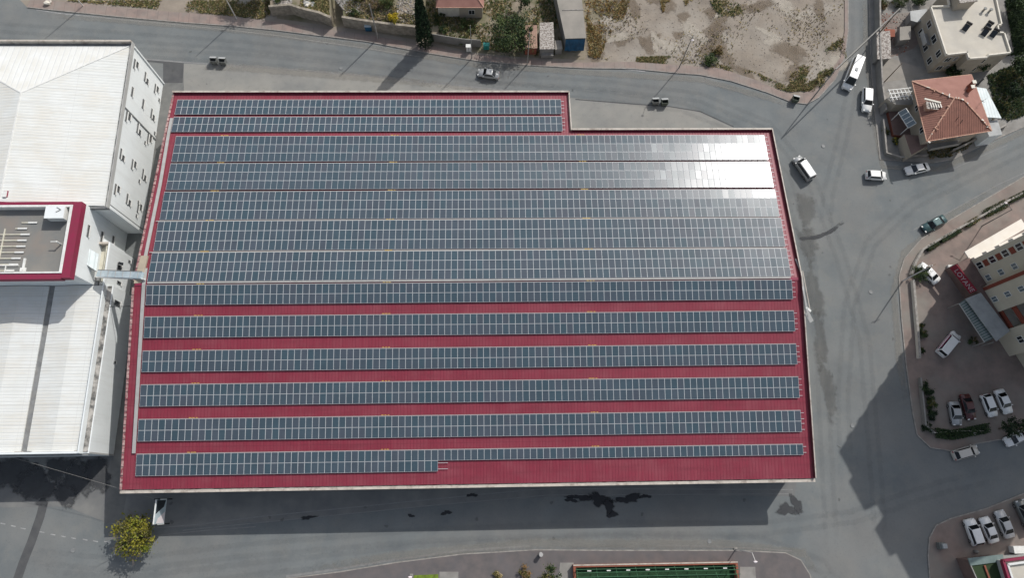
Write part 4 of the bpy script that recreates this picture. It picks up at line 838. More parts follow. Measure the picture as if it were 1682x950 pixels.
# shop front block, canopies, sign
sf = thing('shop_building', 'ground-floor shop building with grey flat canopy at the foot of the tower', 'shop front', (83.5, 31, 0))
ps = [(81.0, 36.9), (84.0, 31.8), (86.6, 26.0), (87.6, 27.0), (84.4, 34.2), (82.8, 37.6)]
MB().prism([T(-.6, -2.6), T(5.0, -2.4), T(12.2, -1.9), T(12.2, -1.01), T(9.8, -1.05), T(4.7, -1.05), T(4.7, -.01), T(-.6, -.01)], .13, 3.7, 'facade_brown').build('wall', sf)
cz = 4.0
cp = [at(1586, 491, cz)[:2], at(1611, 481, cz)[:2], at(1659, 544, cz)[:2], at(1637, 561, cz)[:2]]
MB().prism(cp, cz - .16, cz, 'canopy_grey').build('canopy', sf)
gp = [at(1575, 499, 3.3)[:2], at(1586, 492, 3.3)[:2], at(1632, 556, 3.3)[:2], at(1617, 563, 3.3)[:2]]
gcan = MB().prism(gp, 3.2, 3.3, 'canopy_green')
for i in range(17):
    u = (i + .5) / 17; a = Vector(gp[0]).lerp(Vector(gp[3]), u); b = Vector(gp[1]).lerp(Vector(gp[2]), u); gcan.beam((*a, 3.33), (*b, 3.33), .1, .06, 'wall_grey')
gcan.beam((*gp[0], 3.34), (*gp[3], 3.34), .12, .1, 'wall_grey')
gcan.build('glazed_awning', sf)
for q in (gp[0], gp[3], cp[3]): MB().beam((*q, .13), (*q, 3.2), .12, .12, 'pole_grey').build('post', sf)
sg_ = thing('shop_sign', 'long red shop sign with pale letters at the corner of the tower', 'sign', (82, 34.8, 3.7))
sa, sb = Vector(at(1572, 434, 4.6)[:2]), Vector(at(1606, 477, 4.6)[:2]); sdv = (sb - sa).normalized(); snv = Vector((sdv.y, -sdv.x))
if snv.x > 0: snv = -snv
tl = .45   # lean of the fascia
lo, hi = 3.1, 4.4
q = [(*(sa + snv * tl), lo), (*(sb + snv * tl), lo), (*sb, hi), (*sa, hi)]
q2 = [(x - snv.x * .15, y - snv.y * .15, z - .05) for x, y, z in q]
MB().add(q + q2, [(0, 1, 2, 3), (7, 6, 5, 4), (0, 4, 5, 1), (1, 5, 6, 2), (2, 6, 7, 3), (3, 7, 4, 0)], 'sign_red').build('board', sg_)
fc = bpy.data.curves.new('lettering', 'FONT'); fc.body = 'LOYANE'; fc.size = 1.15; fc.extrude = .03; fc.align_x = 'CENTER'; fc.align_y = 'CENTER'; fc.space_character = 1.05
fo = bpy.data.objects.new('lt', fc); col.objects.link(fo)
dg = bpy.context.evaluated_depsgraph_get(); me = bpy.data.meshes.new_from_object(fo.evaluated_get(dg)); bpy.data.objects.remove(fo)
upv = (Vector(q[3]) - Vector(q[0])).normalized(); rv = Vector((sdv.x, sdv.y, 0)); nv = rv.cross(upv)
if nv.z < 0: nv = -nv
mtx = Matrix((rv, upv, nv)).transposed()
cen = (Vector(q[0]) + Vector(q[2])) / 2 + nv * .04 + rv * .3
for v in me.vertices: v.co = mtx @ v.co + cen - Vector((82, 34.8, 3.7))
me.materials.clear(); me.materials.append(M['letter_pale'])
lt = bpy.data.objects.new('lettering', me); col.objects.link(lt); lt.parent = sg_
tag(MB().box(-.5, -.5, 0, .5, .5, .5, 'white_metal').build('planter_box', origin=(0, 0, 0)), 'small pale planter box near the corner shop sign', 'planter').location = at(1560, 441, .13)
# lower right building
lb = thing('low_shop_building', 'low building with maroon roof edge and dark glass side at the lower right corner', 'building', (82, -13, 0))
c5 = [at(1648, 922, 5)[:2], at(1700, 912, 5)[:2]]
MB().prism([c5[0], (c5[0][0] + 16, c5[0][1] + 1.6), (c5[0][0] + 17.5, c5[0][1] - 12), (c5[0][0] + 1.6, c5[0][1] - 13)], 0, 4.6, 'wall_grey').build('wall', lb)
pbx = MB(); Pc = [c5[0], (c5[0][0] + 16, c5[0][1] + 1.6), (c5[0][0] + 17.5, c5[0][1] - 12), (c5[0][0] + 1.6, c5[0][1] - 13)]
for off, wd, zt, mt in ((.0, .34, 5.1, 'maroon_trim'), (.55, .3, 5.15, 'white_metal')):
    cx = sum(p[0] for p in Pc) / 4; cy = sum(p[1] for p in Pc) / 4
    pq = [(x + (off if x < cx else -off), y + (off if y < cy else -off)) for x, y in Pc]
    for i in range(4): pbx.beam((*pq[i], zt - .35), (*pq[(i + 1) % 4], zt - .35), wd, .7, mt)
pbx.build('parapet', lb)
MB().prism([(x + (.3 if x < cx else -.3), y + (.3 if y < cy else -.3)) for x, y in Pc], 4.603, 4.66, 'screed').build('roof', lb)
tw_ = MB(); g0 = at(1592, 921, 3.4); g1 = at(1647, 915, 3.4)
tw_.prism([g0[:2], g1[:2], (g1[0] + .6, g1[1] - 10), (g0[0] + 2.4, g0[1] - 10)], .13, 3.3, 'facade_brown', 'leaf_dark'); tw_.build('side_wing', lb)
tw2 = MB().prism([(g0[0] - .2, g0[1] + .3), (g1[0], g1[1] + .3), (g1[0], g1[1] - .7), (g0[0], g0[1] - .8)], 3.303, 3.5, 'canopy_green').beam((g0[0] + 2.2, g0[1] - .8, 3.45), (g0[0] + 3.8, g0[1] - 9, 3.45), .25, .2, 'brick_red').beam((g0[0] + .1, g0[1] - .8, 3.4), (g0[0] + 2.4, g0[1] - 9, 3.4), .14, .14, 'pole_grey').beam((g1[0] - .4, g1[1] - .8, 3.45), (g1[0] + .2, g1[1] - 9, 3.45), .7, .15, 'wall_grey'); tw2.build('awning', lb)
tag(MB().lump((0, 0, .5), .35, 'pole_grey', (1, 1, 1.4), 7).tube((0, 0, 0), (0, 0, .4), .25, 'bin_grey').build('litter_bin', origin=(0, 0, 0)), 'small round bin at the corner of the low building', 'litter bin').location = at(1601, 907, .13)
r = tag(MB().box(-.5, -.5, 0, .5, .5, .9, 'bin_grey').box(-.2, -.35, .905, .5, .35, 1.3, 'canopy_grey').build('utility_box', origin=(0, 0, 0)), 'grey utility box on the sidewalk corner below the tower shadow', 'utility box'); r.location = at(1543, 897, .13)

# ================================================================== PITCH bottom
pt = thing('football_pitch_enclosure', 'green steel framed pitch enclosure with a brick kerb at the bottom edge', 'sports pitch', (25, -13, 0))
px0, px1, py0 = 12.3, 38.0, -10.7
MB().box(px0, py0 - .35, .13, px1, py0, 1.3, 'brick_red').box(px0, -30, .13, px0 + .35, py0 - .353, 1.3, 'brick_red').box(px1 - .35, -30, .13, px1, py0 - .353, 1.3, 'brick_red').build('wall', pt)
MB().box(px0, py0 - .12, 1.303, px1, py0 + .06, 1.36, 'cream_trim').build('coping', pt)
MB().box(px0 + .36, -30, .13, px1 - .36, py0 - .36, .2, 'green_turf').build('turf', pt)
for z_, yy in ((1.9, py0 - .6), (2.5, py0 - 1.0), (3.0, py0 - 1.6)): MB().beam((px0 + .3, yy, z_), (px1 - .3, yy, z_), .1, .1, 'green_steel').build('rail', pt)
for i in range(9):
    xx = px0 + .5 + i * 3.05; MB().beam((xx, py0 - .5, 1.3), (xx, py0 - 2.2, 3.2), .09, .09, 'green_steel').build('post', pt)
for i in range(8):
    xx = px0 + 2 + i * 3.0; MB().box(xx, py0 - .85, 2.35, xx + .6, py0 - .7, 2.45, 'white_metal').build('lamp', pt)

# ================================================================== BILLBOARD
bb = thing('billboard', 'standing billboard with blue and white poster beside the yellow-leaved tree', 'billboard', at(272, 845))
bx, by0, by1 = -50.6, at(278, 860)[1] - .1, at(282, 821)[1] + .1
bo = MB().box(bx - .14, by0, 2.4, bx + .02, by1, 5.9, 'white_metal'); bo.build('panel', bb)
po = MB()
po.box(bx + .023, by0 + .12, 2.5, bx + .035, by1 - .12, 5.8, 'duct_blue')
po.quad((bx + .04, by0 + .2, 2.6), (bx + .04, by0 + 1.9, 2.6), (bx + .04, by0 + .9, 4.9), (bx + .04, by0 + .2, 5.2), 'letter_white')
po.quad((bx + .041, by1 - .2, 5.7), (bx + .041, by1 - .2, 2.7), (bx + .041, by1 - 1.2, 3.2), (bx + .041, by1 - 2.2, 5.7), 'glass_dark')
po.build('poster', bb)
for yy in (by0 + .05, by1 - .05):
    MB().beam((bx - .25, yy, 0), (bx - .25, yy, 6.0), .16, .16, 'black').build('post', bb)
    MB().beam((bx - .25, yy, 6.0), (bx + .35, yy, 6.15), .1, .1, 'black').tube((bx + .35, yy, 6.1), (bx + .6, yy, 6.05), .12, 'black').build('spotlight', bb)

# ================================================================== POLES, WIRES
def pole(label, px, py, h, r=.11, mt='pole_grey', lamp=None, cross=False, group='street poles', z=0.0):
    x_, y_, _ = at(px, py); p = thing('street_lamp' if lamp else 'utility_pole', label, 'street lamp' if lamp else 'utility pole', (x_, y_, z), group)
    MB().tube((x_, y_, z), (x_, y_, z + h), r, mt, r * .6).box(x_ - .25, y_ - .25, z, x_ + .25, y_ + .25, z + .12, 'concrete').build('pole', p)
    if lamp:
        dx, dy = lamp; MB().tube((x_, y_, z + h - .1), (x_ + dx, y_ + dy, z + h + .25), .05, mt).build('arm', p)
        MB().lump((x_ + dx * 1.2, y_ + dy * 1.2, z + h + .25), .3, 'letter_white', (1, .6, .4), 3).build('lamp_head', p)
    if cross:
        MB().beam((x_ - .8, y_ - .3, z + h - .4), (x_ + .8, y_ + .3, z + h - .4), .1, .1, 'wood').build('crossarm', p)
    return (x_, y_, z + h)
p0 = pole('street lamp on the pink sidewalk above the white building', 137, 10, 10, mt='pole_white', lamp=(-.2, -1.2))
p1 = pole('pale pole on the pink sidewalk beside the shadow of the unseen tree', 389, 31, 10, mt='pole_white')
p2 = pole('slim street lamp on the sidewalk edge of the bare lot', 1115, 112, 10.4, .1, 'bin_grey', lamp=(-.3, -1.1))
p3 = pole('pole at the corner of the bare lot where the overhead cable ends', 1333, 163, 10, .13, 'pole_grey')
p4_ = pole('pole behind the lane wall carrying the overhead cable', 1436, 64, 9.2, .13, 'wood')
p5 = pole('pole in the garden beside the blue tank', 621, 63, 10, .14, 'pole_grey')
p6 = pole('thin pole on the shaded sidewalk in front of the cottage', 775, 96, 10, .1, 'pole_grey')
p7 = pole('thin pole on the sidewalk in front of the rubble-strewn shed', 866, 106, 10, .1, 'pole_grey')
p8 = pole('pole at the kerb left of the planter wall and white hatchback', 1482, 462, 9, .13, 'pole_white', cross=True)
p9 = pole('street lamp in the middle of the planter wall by the diagonal road', 1612, 372, 8, .1, 'bin_grey', lamp=(-.9, .9))
p10 = pole('street lamp by the bottom sidewalk next to the pitch enclosure', 1208, 903, 7.5, .09, 'pole_white', lamp=(.2, -1.0), z=.13)
p11 = pole('slim lamp post at the bottom beside the bright green bed', 676, 946, 7, .08, 'bin_grey', lamp=(.5, .4), z=.13)
p12 = pole('short post in the yard of the flat-roofed house', 1452, 135, 6.2, .1, 'wood')
def wire(label, a, b, sag=.5, r=.03, mt='black'):
    mb = MB(); a = Vector(a); b = Vector(b); n_ = 10; pr_ = a
    for i in range(1, n_ + 1):
        u = i / n_; p = a.lerp(b, u); p.z -= sag * 4 * u * (1 - u); mb.tube(pr_, p, r, mt, n=5); pr_ = p
    return tag(mb.build('overhead_wire', origin=tuple(a)), label, 'wire', 'overhead wires')
wire('thick overhead cable from the lot corner pole to the pole behind the lane wall', p3, p4_, .3, .11, 'pole_grey')
wire('second dark overhead cable beside the thick one above the white minibus', (p3[0] + .3, p3[1] + .1, p3[2] - .3), (p4_[0] + .3, p4_[1], p4_[2] - .3), .4, .05)
wire('overhead wire crossing the shaded yard below the white hall towards the factory', at(20, 752, 7.0), (-50.6, at(282, 821)[1], 6), .4, .018, 'pole_grey')
tag(MB().tube((0, 0, 0), (0, 0, 1.1), .3, 'white_metal', n=10).tube((0, 0, 1.1), (0, 0, 1.25), .33, 'tray').build('bollard', origin=(0, 0, 0)), 'short white round pillar on the bottom sidewalk above the green tree', 'pillar').location = at(888, 911, .13)

# ================================================================== BINS
def bin_(mt):
    r = thing('dumpster', 'x', 'dumpster', (0, 0, 0), 'street dumpsters')
    MB().add([(-.5, -.45, .15), (.5, -.45, .15), (.5, .45, .15), (-.5, .45, .15), (-.6, -.52, 1.15), (.6, -.52, 1.15), (.6, .52, 1.15), (-.6, .52, 1.15), (-.54, -.46, 1.15), (.54, -.46, 1.15), (.54, .46, 1.15), (-.54, .46, 1.15), (-.46, -.4, .3), (.46, -.4, .3), (.46, .4, .3), (-.46, .4, .3)],
             [(3, 2, 1, 0), (0, 1, 5, 4), (1, 2, 6, 5), (2, 3, 7, 6), (3, 0, 4, 7), (4, 5, 9, 8), (5, 6, 10, 9), (6, 7, 11, 10), (7, 4, 8, 11), (8, 9, 13, 12), (9, 10, 14, 13), (10, 11, 15, 14), (11, 8, 12, 15), (12, 13, 14, 15)], mt).build('container', r)
    MB().add([(-.6, .52, 1.17), (.6, .52, 1.17), (.6, .1, 1.35), (-.6, .1, 1.35), (-.6, .52, 1.13), (.6, .52, 1.13), (.6, .1, 1.31), (-.6, .1, 1.31)], [(3, 2, 1, 0), (4, 5, 6, 7), (0, 1, 5, 4), (1, 2, 6, 5), (2, 3, 7, 6), (3, 0, 4, 7)], 'canopy_grey').build('lid', r)
    for sx in (-1, 1):
        for sy in (-1, 1): MB().tube((sx * .42, sy * .38 - .03, .08), (sx * .42, sy * .38 + .03, .08), .08, 'rubber').build('wheel', r)
    return r
d0 = bin_('bin_grey'); d1 = bin_('bin_green')
for i, (x_, y_, src, lb_) in enumerate(((353.5, 103, 0, 'open grey dumpster, left of the pair above the factory roof'), (368, 104, 0, 'open grey dumpster, right of the pair above the factory roof'), (1075, 170, 0, 'grey dumpster, left of the pair by the street lamp shadow'), (1090, 171, 1, 'greenish dumpster, right of the pair by the street lamp shadow'), (1304, 166, 1, 'single dark dumpster at the kerb corner of the bare lot'))):
    s_ = (d0, d1)[src]; o = s_ if i in (0, 3) else copy_tree(s_)
    o.location = at(x_, y_); o.rotation_euler = (0, 0, R_((-2, -3, 3, 4, -15)[i])); o['label'] = lb_; o.scale = (1.05, 1.05, 1.05)

# ================================================================== VEHICLES
CP = dict(white=(.74, .74, .72), silver=(.36, .37, .37), lightgrey=(.5, .5, .49), cream=(.5, .47, .42), teal=(.03, .075, .08), red=(.07, .012, .012), grey=(.17, .18, .175))
for k_, c_ in CP.items():
    m_ = mat('car_paint_' + k_, c_, .32, spec=.5, c2=tuple(v * .93 for v in c_), scale=2.5, detail=5, metal=.25 if k_ in ('silver', 'teal', 'grey') else 0); M['car_paint_' + k_] = m_
    try: m_.node_tree.nodes['Principled BSDF'].inputs['Coat Weight'].default_value = .35
    except Exception: pass
D('head_lamp', (.6, .6, .58), .15, spec=.6); D('tail_lamp', (.3, .01, .01), .3); D('plastic_black', (.03, .03, .03), .6); D('rim', (.35, .35, .35), .35, metal=.7)
D('magenta_stripe', (.42, .02, .14), .5)
# per kind: length, width, body stations (x fraction from front, belt z, half width factor), cabin (front base, front roof, rear roof, rear base), roof z
KIND = {
 'sedan': dict(L=4.45, W=1.76, st=[(-.0, .58, .62), (.02, .68, .84), (.08, .76, .96), (.27, .90, 1), (.5, .95, 1), (.75, .97, 1), (.92, .95, .95), (.985, .84, .86), (1, .62, .7)], cab=(.25, .40, .68, .84), H=1.44),
 'hatch': dict(L=4.0, W=1.72, st=[(-.0, .58, .62), (.02, .7, .84), (.08, .8, .96), (.25, .95, 1), (.5, .98, 1), (.8, 1.0, 1), (.95, .98, .96), (1, .7, .84)], cab=(.22, .38, .86, .97), H=1.5),
 'suv': dict(L=4.5, W=1.84, st=[(-.0, .66, .66), (.02, .85, .88), (.08, .95, .97), (.25, 1.06, 1), (.5, 1.1, 1), (.8, 1.12, 1), (.96, 1.1, .97), (1, .8, .88)], cab=(.24, .38, .90, .98), H=1.68),
 'van': dict(L=4.5, W=1.82, st=[(-.0, .66, .68), (.02, .85, .9), (.07, .95, .98), (.2, 1.08, 1), (.5, 1.12, 1), (.8, 1.12, 1), (.98, 1.1, .99), (1, .8, .95)], cab=(.17, .30, .97, .992), H=1.86),
 'minibus': dict(L=6.3, W=2.05, st=[(-.0, .75, .7), (.015, .95, .9), (.05, 1.08, .98), (.14, 1.25, 1), (.5, 1.3, 1), (.8, 1.3, 1), (.985, 1.28, .99), (1, .95, .96)], cab=(.11, .22, .98, .994), H=2.55),
}
def make_car(kind, paint):
    K = KIND[kind]; L_, W, H_ = K['L'], K['W'] / 2, K['H']; pm_ = 'car_paint_' + paint
    r = thing('parked_car', 'x', 'car', (0, 0, 0))
    X = lambda f: L_ / 2 - f * L_
    b = MB(); ring = 8; n_ = len(K['st'])
    for f, zb, wf in K['st']:
        w_ = W * wf; x_ = X(f)
        b.v += [(x_, w_ * .9, .22), (x_, w_, .38), (x_, w_ * .995, zb - .22), (x_, w_ * .93, zb), (x_, -w_ * .93, zb), (x_, -w_ * .995, zb - .22), (x_, -w_, .38), (x_, -w_ * .9, .22)]
    i_ = b.m(pm_)
    for s in range(n_ - 1):
        for j in range(ring):
            b.f.append((s * ring + j, s * ring + (j + 1) % ring, (s + 1) * ring + (j + 1) % ring, (s + 1) * ring + j)); b.mi.append(i_)
    b.f.append(tuple(range(ring))[::-1]); b.mi.append(i_); b.f.append(tuple(range((n_ - 1) * ring, n_ * ring))); b.mi.append(i_)
    c0, c1, c2, c3 = K['cab']; zb = [np_ for np_ in (K['st'][3][1], K['st'][4][1], K['st'][5][1])]; zf, zr_ = zb[0] - .01, zb[2] - .01
    wb_, wr = W * .91, W * (.74 if kind in ('sedan', 'hatch') else .82)
    zt = H_ - .05
    cab = [(X(c0), wb_, zf), (X(c0), -wb_, zf), (X(c3), -wb_, zr_), (X(c3), wb_, zr_), (X(c1), wr * .95, zt), (X(c1), -wr * .95, zt), (X(c2), -wr * .95, zt), (X(c2), wr * .95, zt)]
    b.add(cab, [(0, 4, 5, 1), (1, 5, 6, 2), (2, 6, 7, 3), (3, 7, 4, 0)], pm_)
    # crowned roof with rounded edge
    e = .10
    rv_ = [(X(c1), wr * .95, zt), (X(c1), -wr * .95, zt), (X(c2), -wr * .95, zt), (X(c2), wr * .95, zt), (X(c1) - .14, wr * .95 - e, H_), (X(c1) - .14, -wr * .95 + e, H_), (X(c2) + .12, -wr * .95 + e, H_), (X(c2) + .12, wr * .95 - e, H_)]
    b.add(rv_, [(0, 4, 5, 1), (1, 5, 6, 2), (2, 6, 7, 3), (3, 7, 4, 0), (4, 7, 6, 5)], pm_)
    body = b.build('body', r); body.data.polygons.foreach_set('use_smooth', [p.normal.z < .95 and len(p.vertices) == 4 for p in body.data.polygons])
    def pane(name, q, ins, off):
        a = [Vector(p) for p in q]; cc = sum(a, Vector()) / 4; a = [p + (cc - p) * ins for p in a]; nn = (a[1] - a[0]).cross(a[3] - a[0]).normalized()
        if nn.dot(cc - Vector((0, 0, .6))) < 0: nn = -nn
        o1 = [p + nn * off for p in a]; MB().add(o1 + [p - nn * .01 for p in a], [(0, 1, 2, 3), (3, 2, 1, 0), (0, 4, 5, 1), (1, 5, 6, 2), (2, 6, 7, 3), (3, 7, 4, 0)], 'glass_dark').build(name, r)
    pane('windscreen', [cab[0], cab[4], cab[5], cab[1]], .07, .012); pane('rear_window', [cab[2], cab[6], cab[7], cab[3]], .1, .012)
    pane('side_window', [cab[3], cab[7], cab[4], cab[0]], .1, .012); pane('side_window', [cab[1], cab[5], cab[6], cab[2]], .1, .012)
    for sx in (.17, .80):
        for sy in (-1, 1):
            wh = MB().tube((X(sx), sy * (W - .2), .32), (X(sx), sy * (W + .01), .32), .32, 'rubber', n=14).build('wheel', r)
            MB().tube((X(sx), sy * (W + .011), .32), (X(sx), sy * (W + .025), .32), .19, 'rim', n=10).build('rim', wh)
    f0 = K['st'][1]
    for sy in (-1, 1):
        MB().box(X(.045), sy * W * .62 - .17, f0[1] - .12, X(.0) - .02, sy * W * .62 + .17, f0[1] + .05, 'head_lamp').build('headlight', r)
        MB().box(X(1) + .02, sy * W * .7 - .13, K['st'][-1][1] - .02, X(.975), sy * W * .7 + .13, K['st'][-1][1] + .16, 'tail_lamp').build('tail_light', r)
        MB().box(X(c0 + .05) - .06, sy * (W + .09) - .09, zf, X(c0 + .05) + .07, sy * (W + .09) + .09, zf + .14, pm_).build('mirror', r)
    MB().box(X(-.006), -W * .5, .3, X(.012), W * .5, .48, 'plastic_black').build('bumper', r)
    if kind == 'minibus': MB().box(-.3, -.3, H_ + .004, .35, .3, H_ + .14, 'canopy_grey').build('roof_hatch', r)
    return r
protos = {}
CARS = [ # kind, paint, front px, rear px, z, label, group
 ('minibus', 'white', (1391.5, 147), (1412, 93), 0, 'long white minibus with roof hatch in the lane at the upper right', 'van'),
 ('suv', 'white', (1424, 184), (1425, 143), 0, 'white boxy car parked behind the white minibus against the lane wall', 'car'),
 ('hatch', 'white', (1456, 289), (1423, 287), 0, 'white hatchback half in the house shadow, left of the sedan', 'car'),
 ('sedan', 'white', (1488, 281), (1526, 273), 0, 'white sedan wholly in the shadow below the tile-roofed house', 'car'),
 ('van', 'silver', (1308, 257), (1334, 294), 0, 'silver van with gleaming roof driving alone in the open junction right of the factory', 'van'),
 ('sedan', 'teal', (1517, 377), (1553, 358), 0, 'dark teal sedan at the kerb of the diagonal road', 'car'),
 ('sedan', 'white', (1511, 434), (1541, 464), .13, 'white sedan parked beside the green bush inside the planter wall', 'car'),
 ('van', 'white', (1575, 546), (1544, 584), .13, 'white van with magenta stripe in the shaded parking court', 'van'),
 ('sedan', 'silver', (1573, 698), (1566, 661), .13, 'silver sedan left of the dark red car in the shade', 'car'),
 ('sedan', 'red', (1597, 690), (1584, 648), .13, 'dark red sedan between the silver and white ones in the shade', 'car'),
 ('hatch', 'white', (1633, 685), (1618, 648), .13, 'white sedan right next to the dark red one in the shaded court', 'car'),
 ('sedan', 'white', (1658, 680), (1640, 640), .13, 'white sedan at the right end of the parked shaded row', 'car'),
 ('hatch', 'cream', (1608, 738), (1566, 750), 0, 'cream hatchback at the kerb below the shaded hedge', 'car'),
 ('sedan', 'white', (1652, 728), (1688, 712), 0, 'white car under foliage at the right edge below the hedge', 'car'),
 ('suv', 'white', (1592, 853), (1608, 897), .13, 'white sport utility car, leftmost of the three parked at the lower right', 'car'),
 ('sedan', 'white', (1616, 850), (1634, 893), .13, 'white sedan in the middle of the three parked at the lower right', 'car'),
 ('sedan', 'lightgrey', (1641, 839), (1660, 885), .13, 'pale grey sedan, rightmost of the three parked at the lower right', 'car'),
 ('van', 'grey', (1675, 822), (1697, 870), .13, 'dark grey van cut by the right frame edge beside the three parked cars', 'van'),
 ('sedan', 'silver', (785, 118), (820, 123.5), 0, 'silver sedan driving on the road above the factory in tree shade', 'car'),
]
for kind, paint, fr_, re_, z_, lb_, ct in CARS:
    key = (kind, paint)
    if key in protos: o = copy_tree(protos[key])
    else: o = protos[key] = make_car(kind, paint)
    zc = z_ + KIND[kind]['H'] * .5
    a = Vector(at(*fr_, zc)); b = Vector(at(*re_, zc)); c = (a + b) / 2; d = a - b
    o.location = (c.x, c.y, z_); o.rotation_euler = (0, 0, math.atan2(d.y, d.x)); L_ = KIND[kind]['L']
    k_ = max(.9, min(1.12, d.length / L_)); o.scale = (k_, 1, 1)
    if '_o' in o: del o['_o']
    o['label'] = lb_; o['category'] = ct; o['group'] = 'vehicles on the streets and in the courts'
    if ct == 'van': o.name = 'minibus' if kind == 'minibus' else 'van'
    if 'magenta' in lb_:
        K = KIND['van']; W = K['W'] / 2
        s_ = MB().box(-1.9, -W - .012, .75, 1.6, -W - .002, .95, 'magenta_stripe').box(-1.9, W + .002, .75, 1.6, W + .012, .95, 'magenta_stripe').box(-1.7, W * .94, 1.42, 1.0, W * .97, 1.6, 'magenta_stripe').build('stripe', None); s_.parent = o

# ================================================================== VEGETATION
def leaves(mb, c, r, n, size, mats, sq=(1, 1, 1), rn=random, shell=.55, clump=None):
    """n small leaf quads spread through an ellipsoid, gathered in clumps"""
    cl = []
    k = clump or max(6, n // 60)
    for _ in range(k):
        while True:
            v = Vector((rn.uniform(-1, 1), rn.uniform(-1, 1), rn.uniform(-1, 1)))
            if v.length < 1 and v.length > .25: break
        v = v.normalized() * (shell + (1 - shell) * rn.random() ** .5) * rn.uniform(.7, 1.05)
        cl.append((v, rn.uniform(.16, .34), rn.choice(mats)))
    for i in range(n):
        v, cr, mt = rn.choice(cl)
        p = v + Vector((rn.gauss(0, 1), rn.gauss(0, 1), rn.gauss(0, 1))) * cr * .55
        if rn.random() < .25: mt = rn.choice(mats)
        P = Vector((c[0] + p.x * r * sq[0], c[1] + p.y * r * sq[1], max(c[2] + p.z * r * sq[2], .06)))
        u = Vector((rn.gauss(0, 1), rn.gauss(0, 1), rn.gauss(0, .6))).normalized(); w_ = u.cross(Vector((rn.gauss(0, 1), rn.gauss(0, 1), rn.gauss(0, 1)))).normalized()
        s1, s2 = size * rn.uniform(.6, 1.3), size * rn.uniform(.4, .8)
        mb.add([P - u * s1, P + w_ * s2, P + u * s1, P - w_ * s2], [(0, 1, 2, 3)], mt)
def tree(name, label, cat, x, y, h, r, mats, n=2500, size=.16, sqz=.75, trunk=.2, group=None, z=0, seed=1, limbs=7, shell=.55, bark='bark'):
    rn = random.Random(seed); t = thing(name, label, cat, (x, y, z), group)
    cz_ = z + h - r * sqz
    tk = MB().tube((x, y, z), (x + .1, y, cz_ - r * .3), trunk, bark, trunk * .7)
    for i in range(limbs):
        a = 6.28 * i / limbs + rn.uniform(-.3, .3); q = r * rn.uniform(.5, .85); e = (x + q * math.cos(a), y + q * math.sin(a), cz_ + rn.uniform(-.1, .5) * r * sqz)
        tk.tube((x + .1, y, cz_ - r * .35 + rn.uniform(-.2, .2)), e, trunk * .45, bark, .03, n=5)
        for j in range(2):
            b = a + rn.uniform(-.6, .6); tk.tube(e, (e[0] + r * .3 * math.cos(b), e[1] + r * .3 * math.sin(b), e[2] + rn.uniform(0, .3) * r), .03, bark, .012, n=4)
    tk.build('trunk', t)
    cr = MB(); leaves(cr, (x, y, cz_), r * .82, int(n * .5), size, mats, (1, 1, sqz), rn, shell)
    nl = 7
    for i in range(nl):
        a = 6.28 * i / nl + rn.uniform(-.35, .35); q = r * rn.uniform(.45, .72); rl = r * rn.uniform(.28, .5)
        leaves(cr, (x + q * math.cos(a), y + q * math.sin(a), cz_ + rn.uniform(-.2, .45) * r * sqz), rl, int(n * .5 / nl * (rl / r / .38) ** 1.5), size, mats, (1, 1, .8), rn, .45); cr.build('crown', t); return t
def bush(label, px, py, r, mats, n=700, size=.12, h=None, name='bush', sq=(1, 1), group=None, z=.02, seed=1, cat='bush', box_rot=0):
    x, y, _ = at(px, py); rn = random.Random(seed); h = h or r * 1.1
    b = MB(); leaves(b, (0, 0, h * .5), r, n, size, mats, (sq[0], sq[1], h / r * .5), rn, .3)
    o = b.build(name, origin=(0, 0, 0)); o.location = (x, y, z); o.rotation_euler = (0, 0, box_rot); return tag(o, label, cat, group)
tree('yellowing_tree', 'round yellow-green tree with bare branches beside the billboard', 'tree', *at(220, 882, 3.4)[:2], 5.4, 3.75, ['leaf_yellow', 'leaf_olive', 'leaf_yellow', 'leaf_lime'], 5600, .19, .6, .2, seed=4, limbs=18, shell=.66, bark='twig')
tree('garden_tree', 'large dark green leafy tree overhanging the top sidewalk', 'tree', *at(838, 74)[:2], 7.2, 4.9, ['leaf_dark', 'leaf_mid', 'leaf_dark', 'leaf_light'], 9500, .17, .72, .25, seed=5)
tree('garden_tree', 'green tree behind the rusty shed at the top edge', 'tree', *at(855, 15)[:2], 6.0, 2.9, ['leaf_mid', 'leaf_dark', 'leaf_light'], 2600, .16, .75, .2, seed=6)
cy = thing('cypress_tree', 'tall dark cypress at the top beside the cottage', 'tree', at(699, 74))
cx_, cy_, _ = at(699, 74); MB().tube((cx_, cy_, 0), (cx_, cy_, 12), .25, 'bark', .05).build('trunk', cy)
cm = MB(); rn = random.Random(9)
for i in range(6500):
    u = rn.random() ** .8; zz = .6 + u * 14.6; rr_ = 1.75 * (1 - u) ** .55 * (.55 + .45 * rn.random() ** .4) * (.85 + .2 * math.sin(zz * 2.1 + i % 7)); a = rn.uniform(0, 6.28)
    P = Vector((cx_ + rr_ * math.cos(a), cy_ + rr_ * math.sin(a), zz)); uu = Vector((rn.gauss(0, .4), rn.gauss(0, .4), 1)).normalized(); w_ = uu.cross(Vector((rn.gauss(0, 1), rn.gauss(0, 1), 0))).normalized()
    s_ = rn.uniform(.14, .3); cm.add([P - uu * s_, P + w_ * s_ * .5, P + uu * s_, P - w_ * s_ * .5], [(0, 1, 2, 3)], 'leaf_cyp2' if rn.random() < .3 else 'leaf_cyp')
cm.build('crown', cy)
tree('roadside_tree', 'dark tree at the top edge casting the wide shadow over the sidewalk', 'tree', at(432, -22)[0], at(432, -22)[1], 9.5, 4.0, ['leaf_dark', 'leaf_mid'], 6500, .24, .8, .25, seed=12)
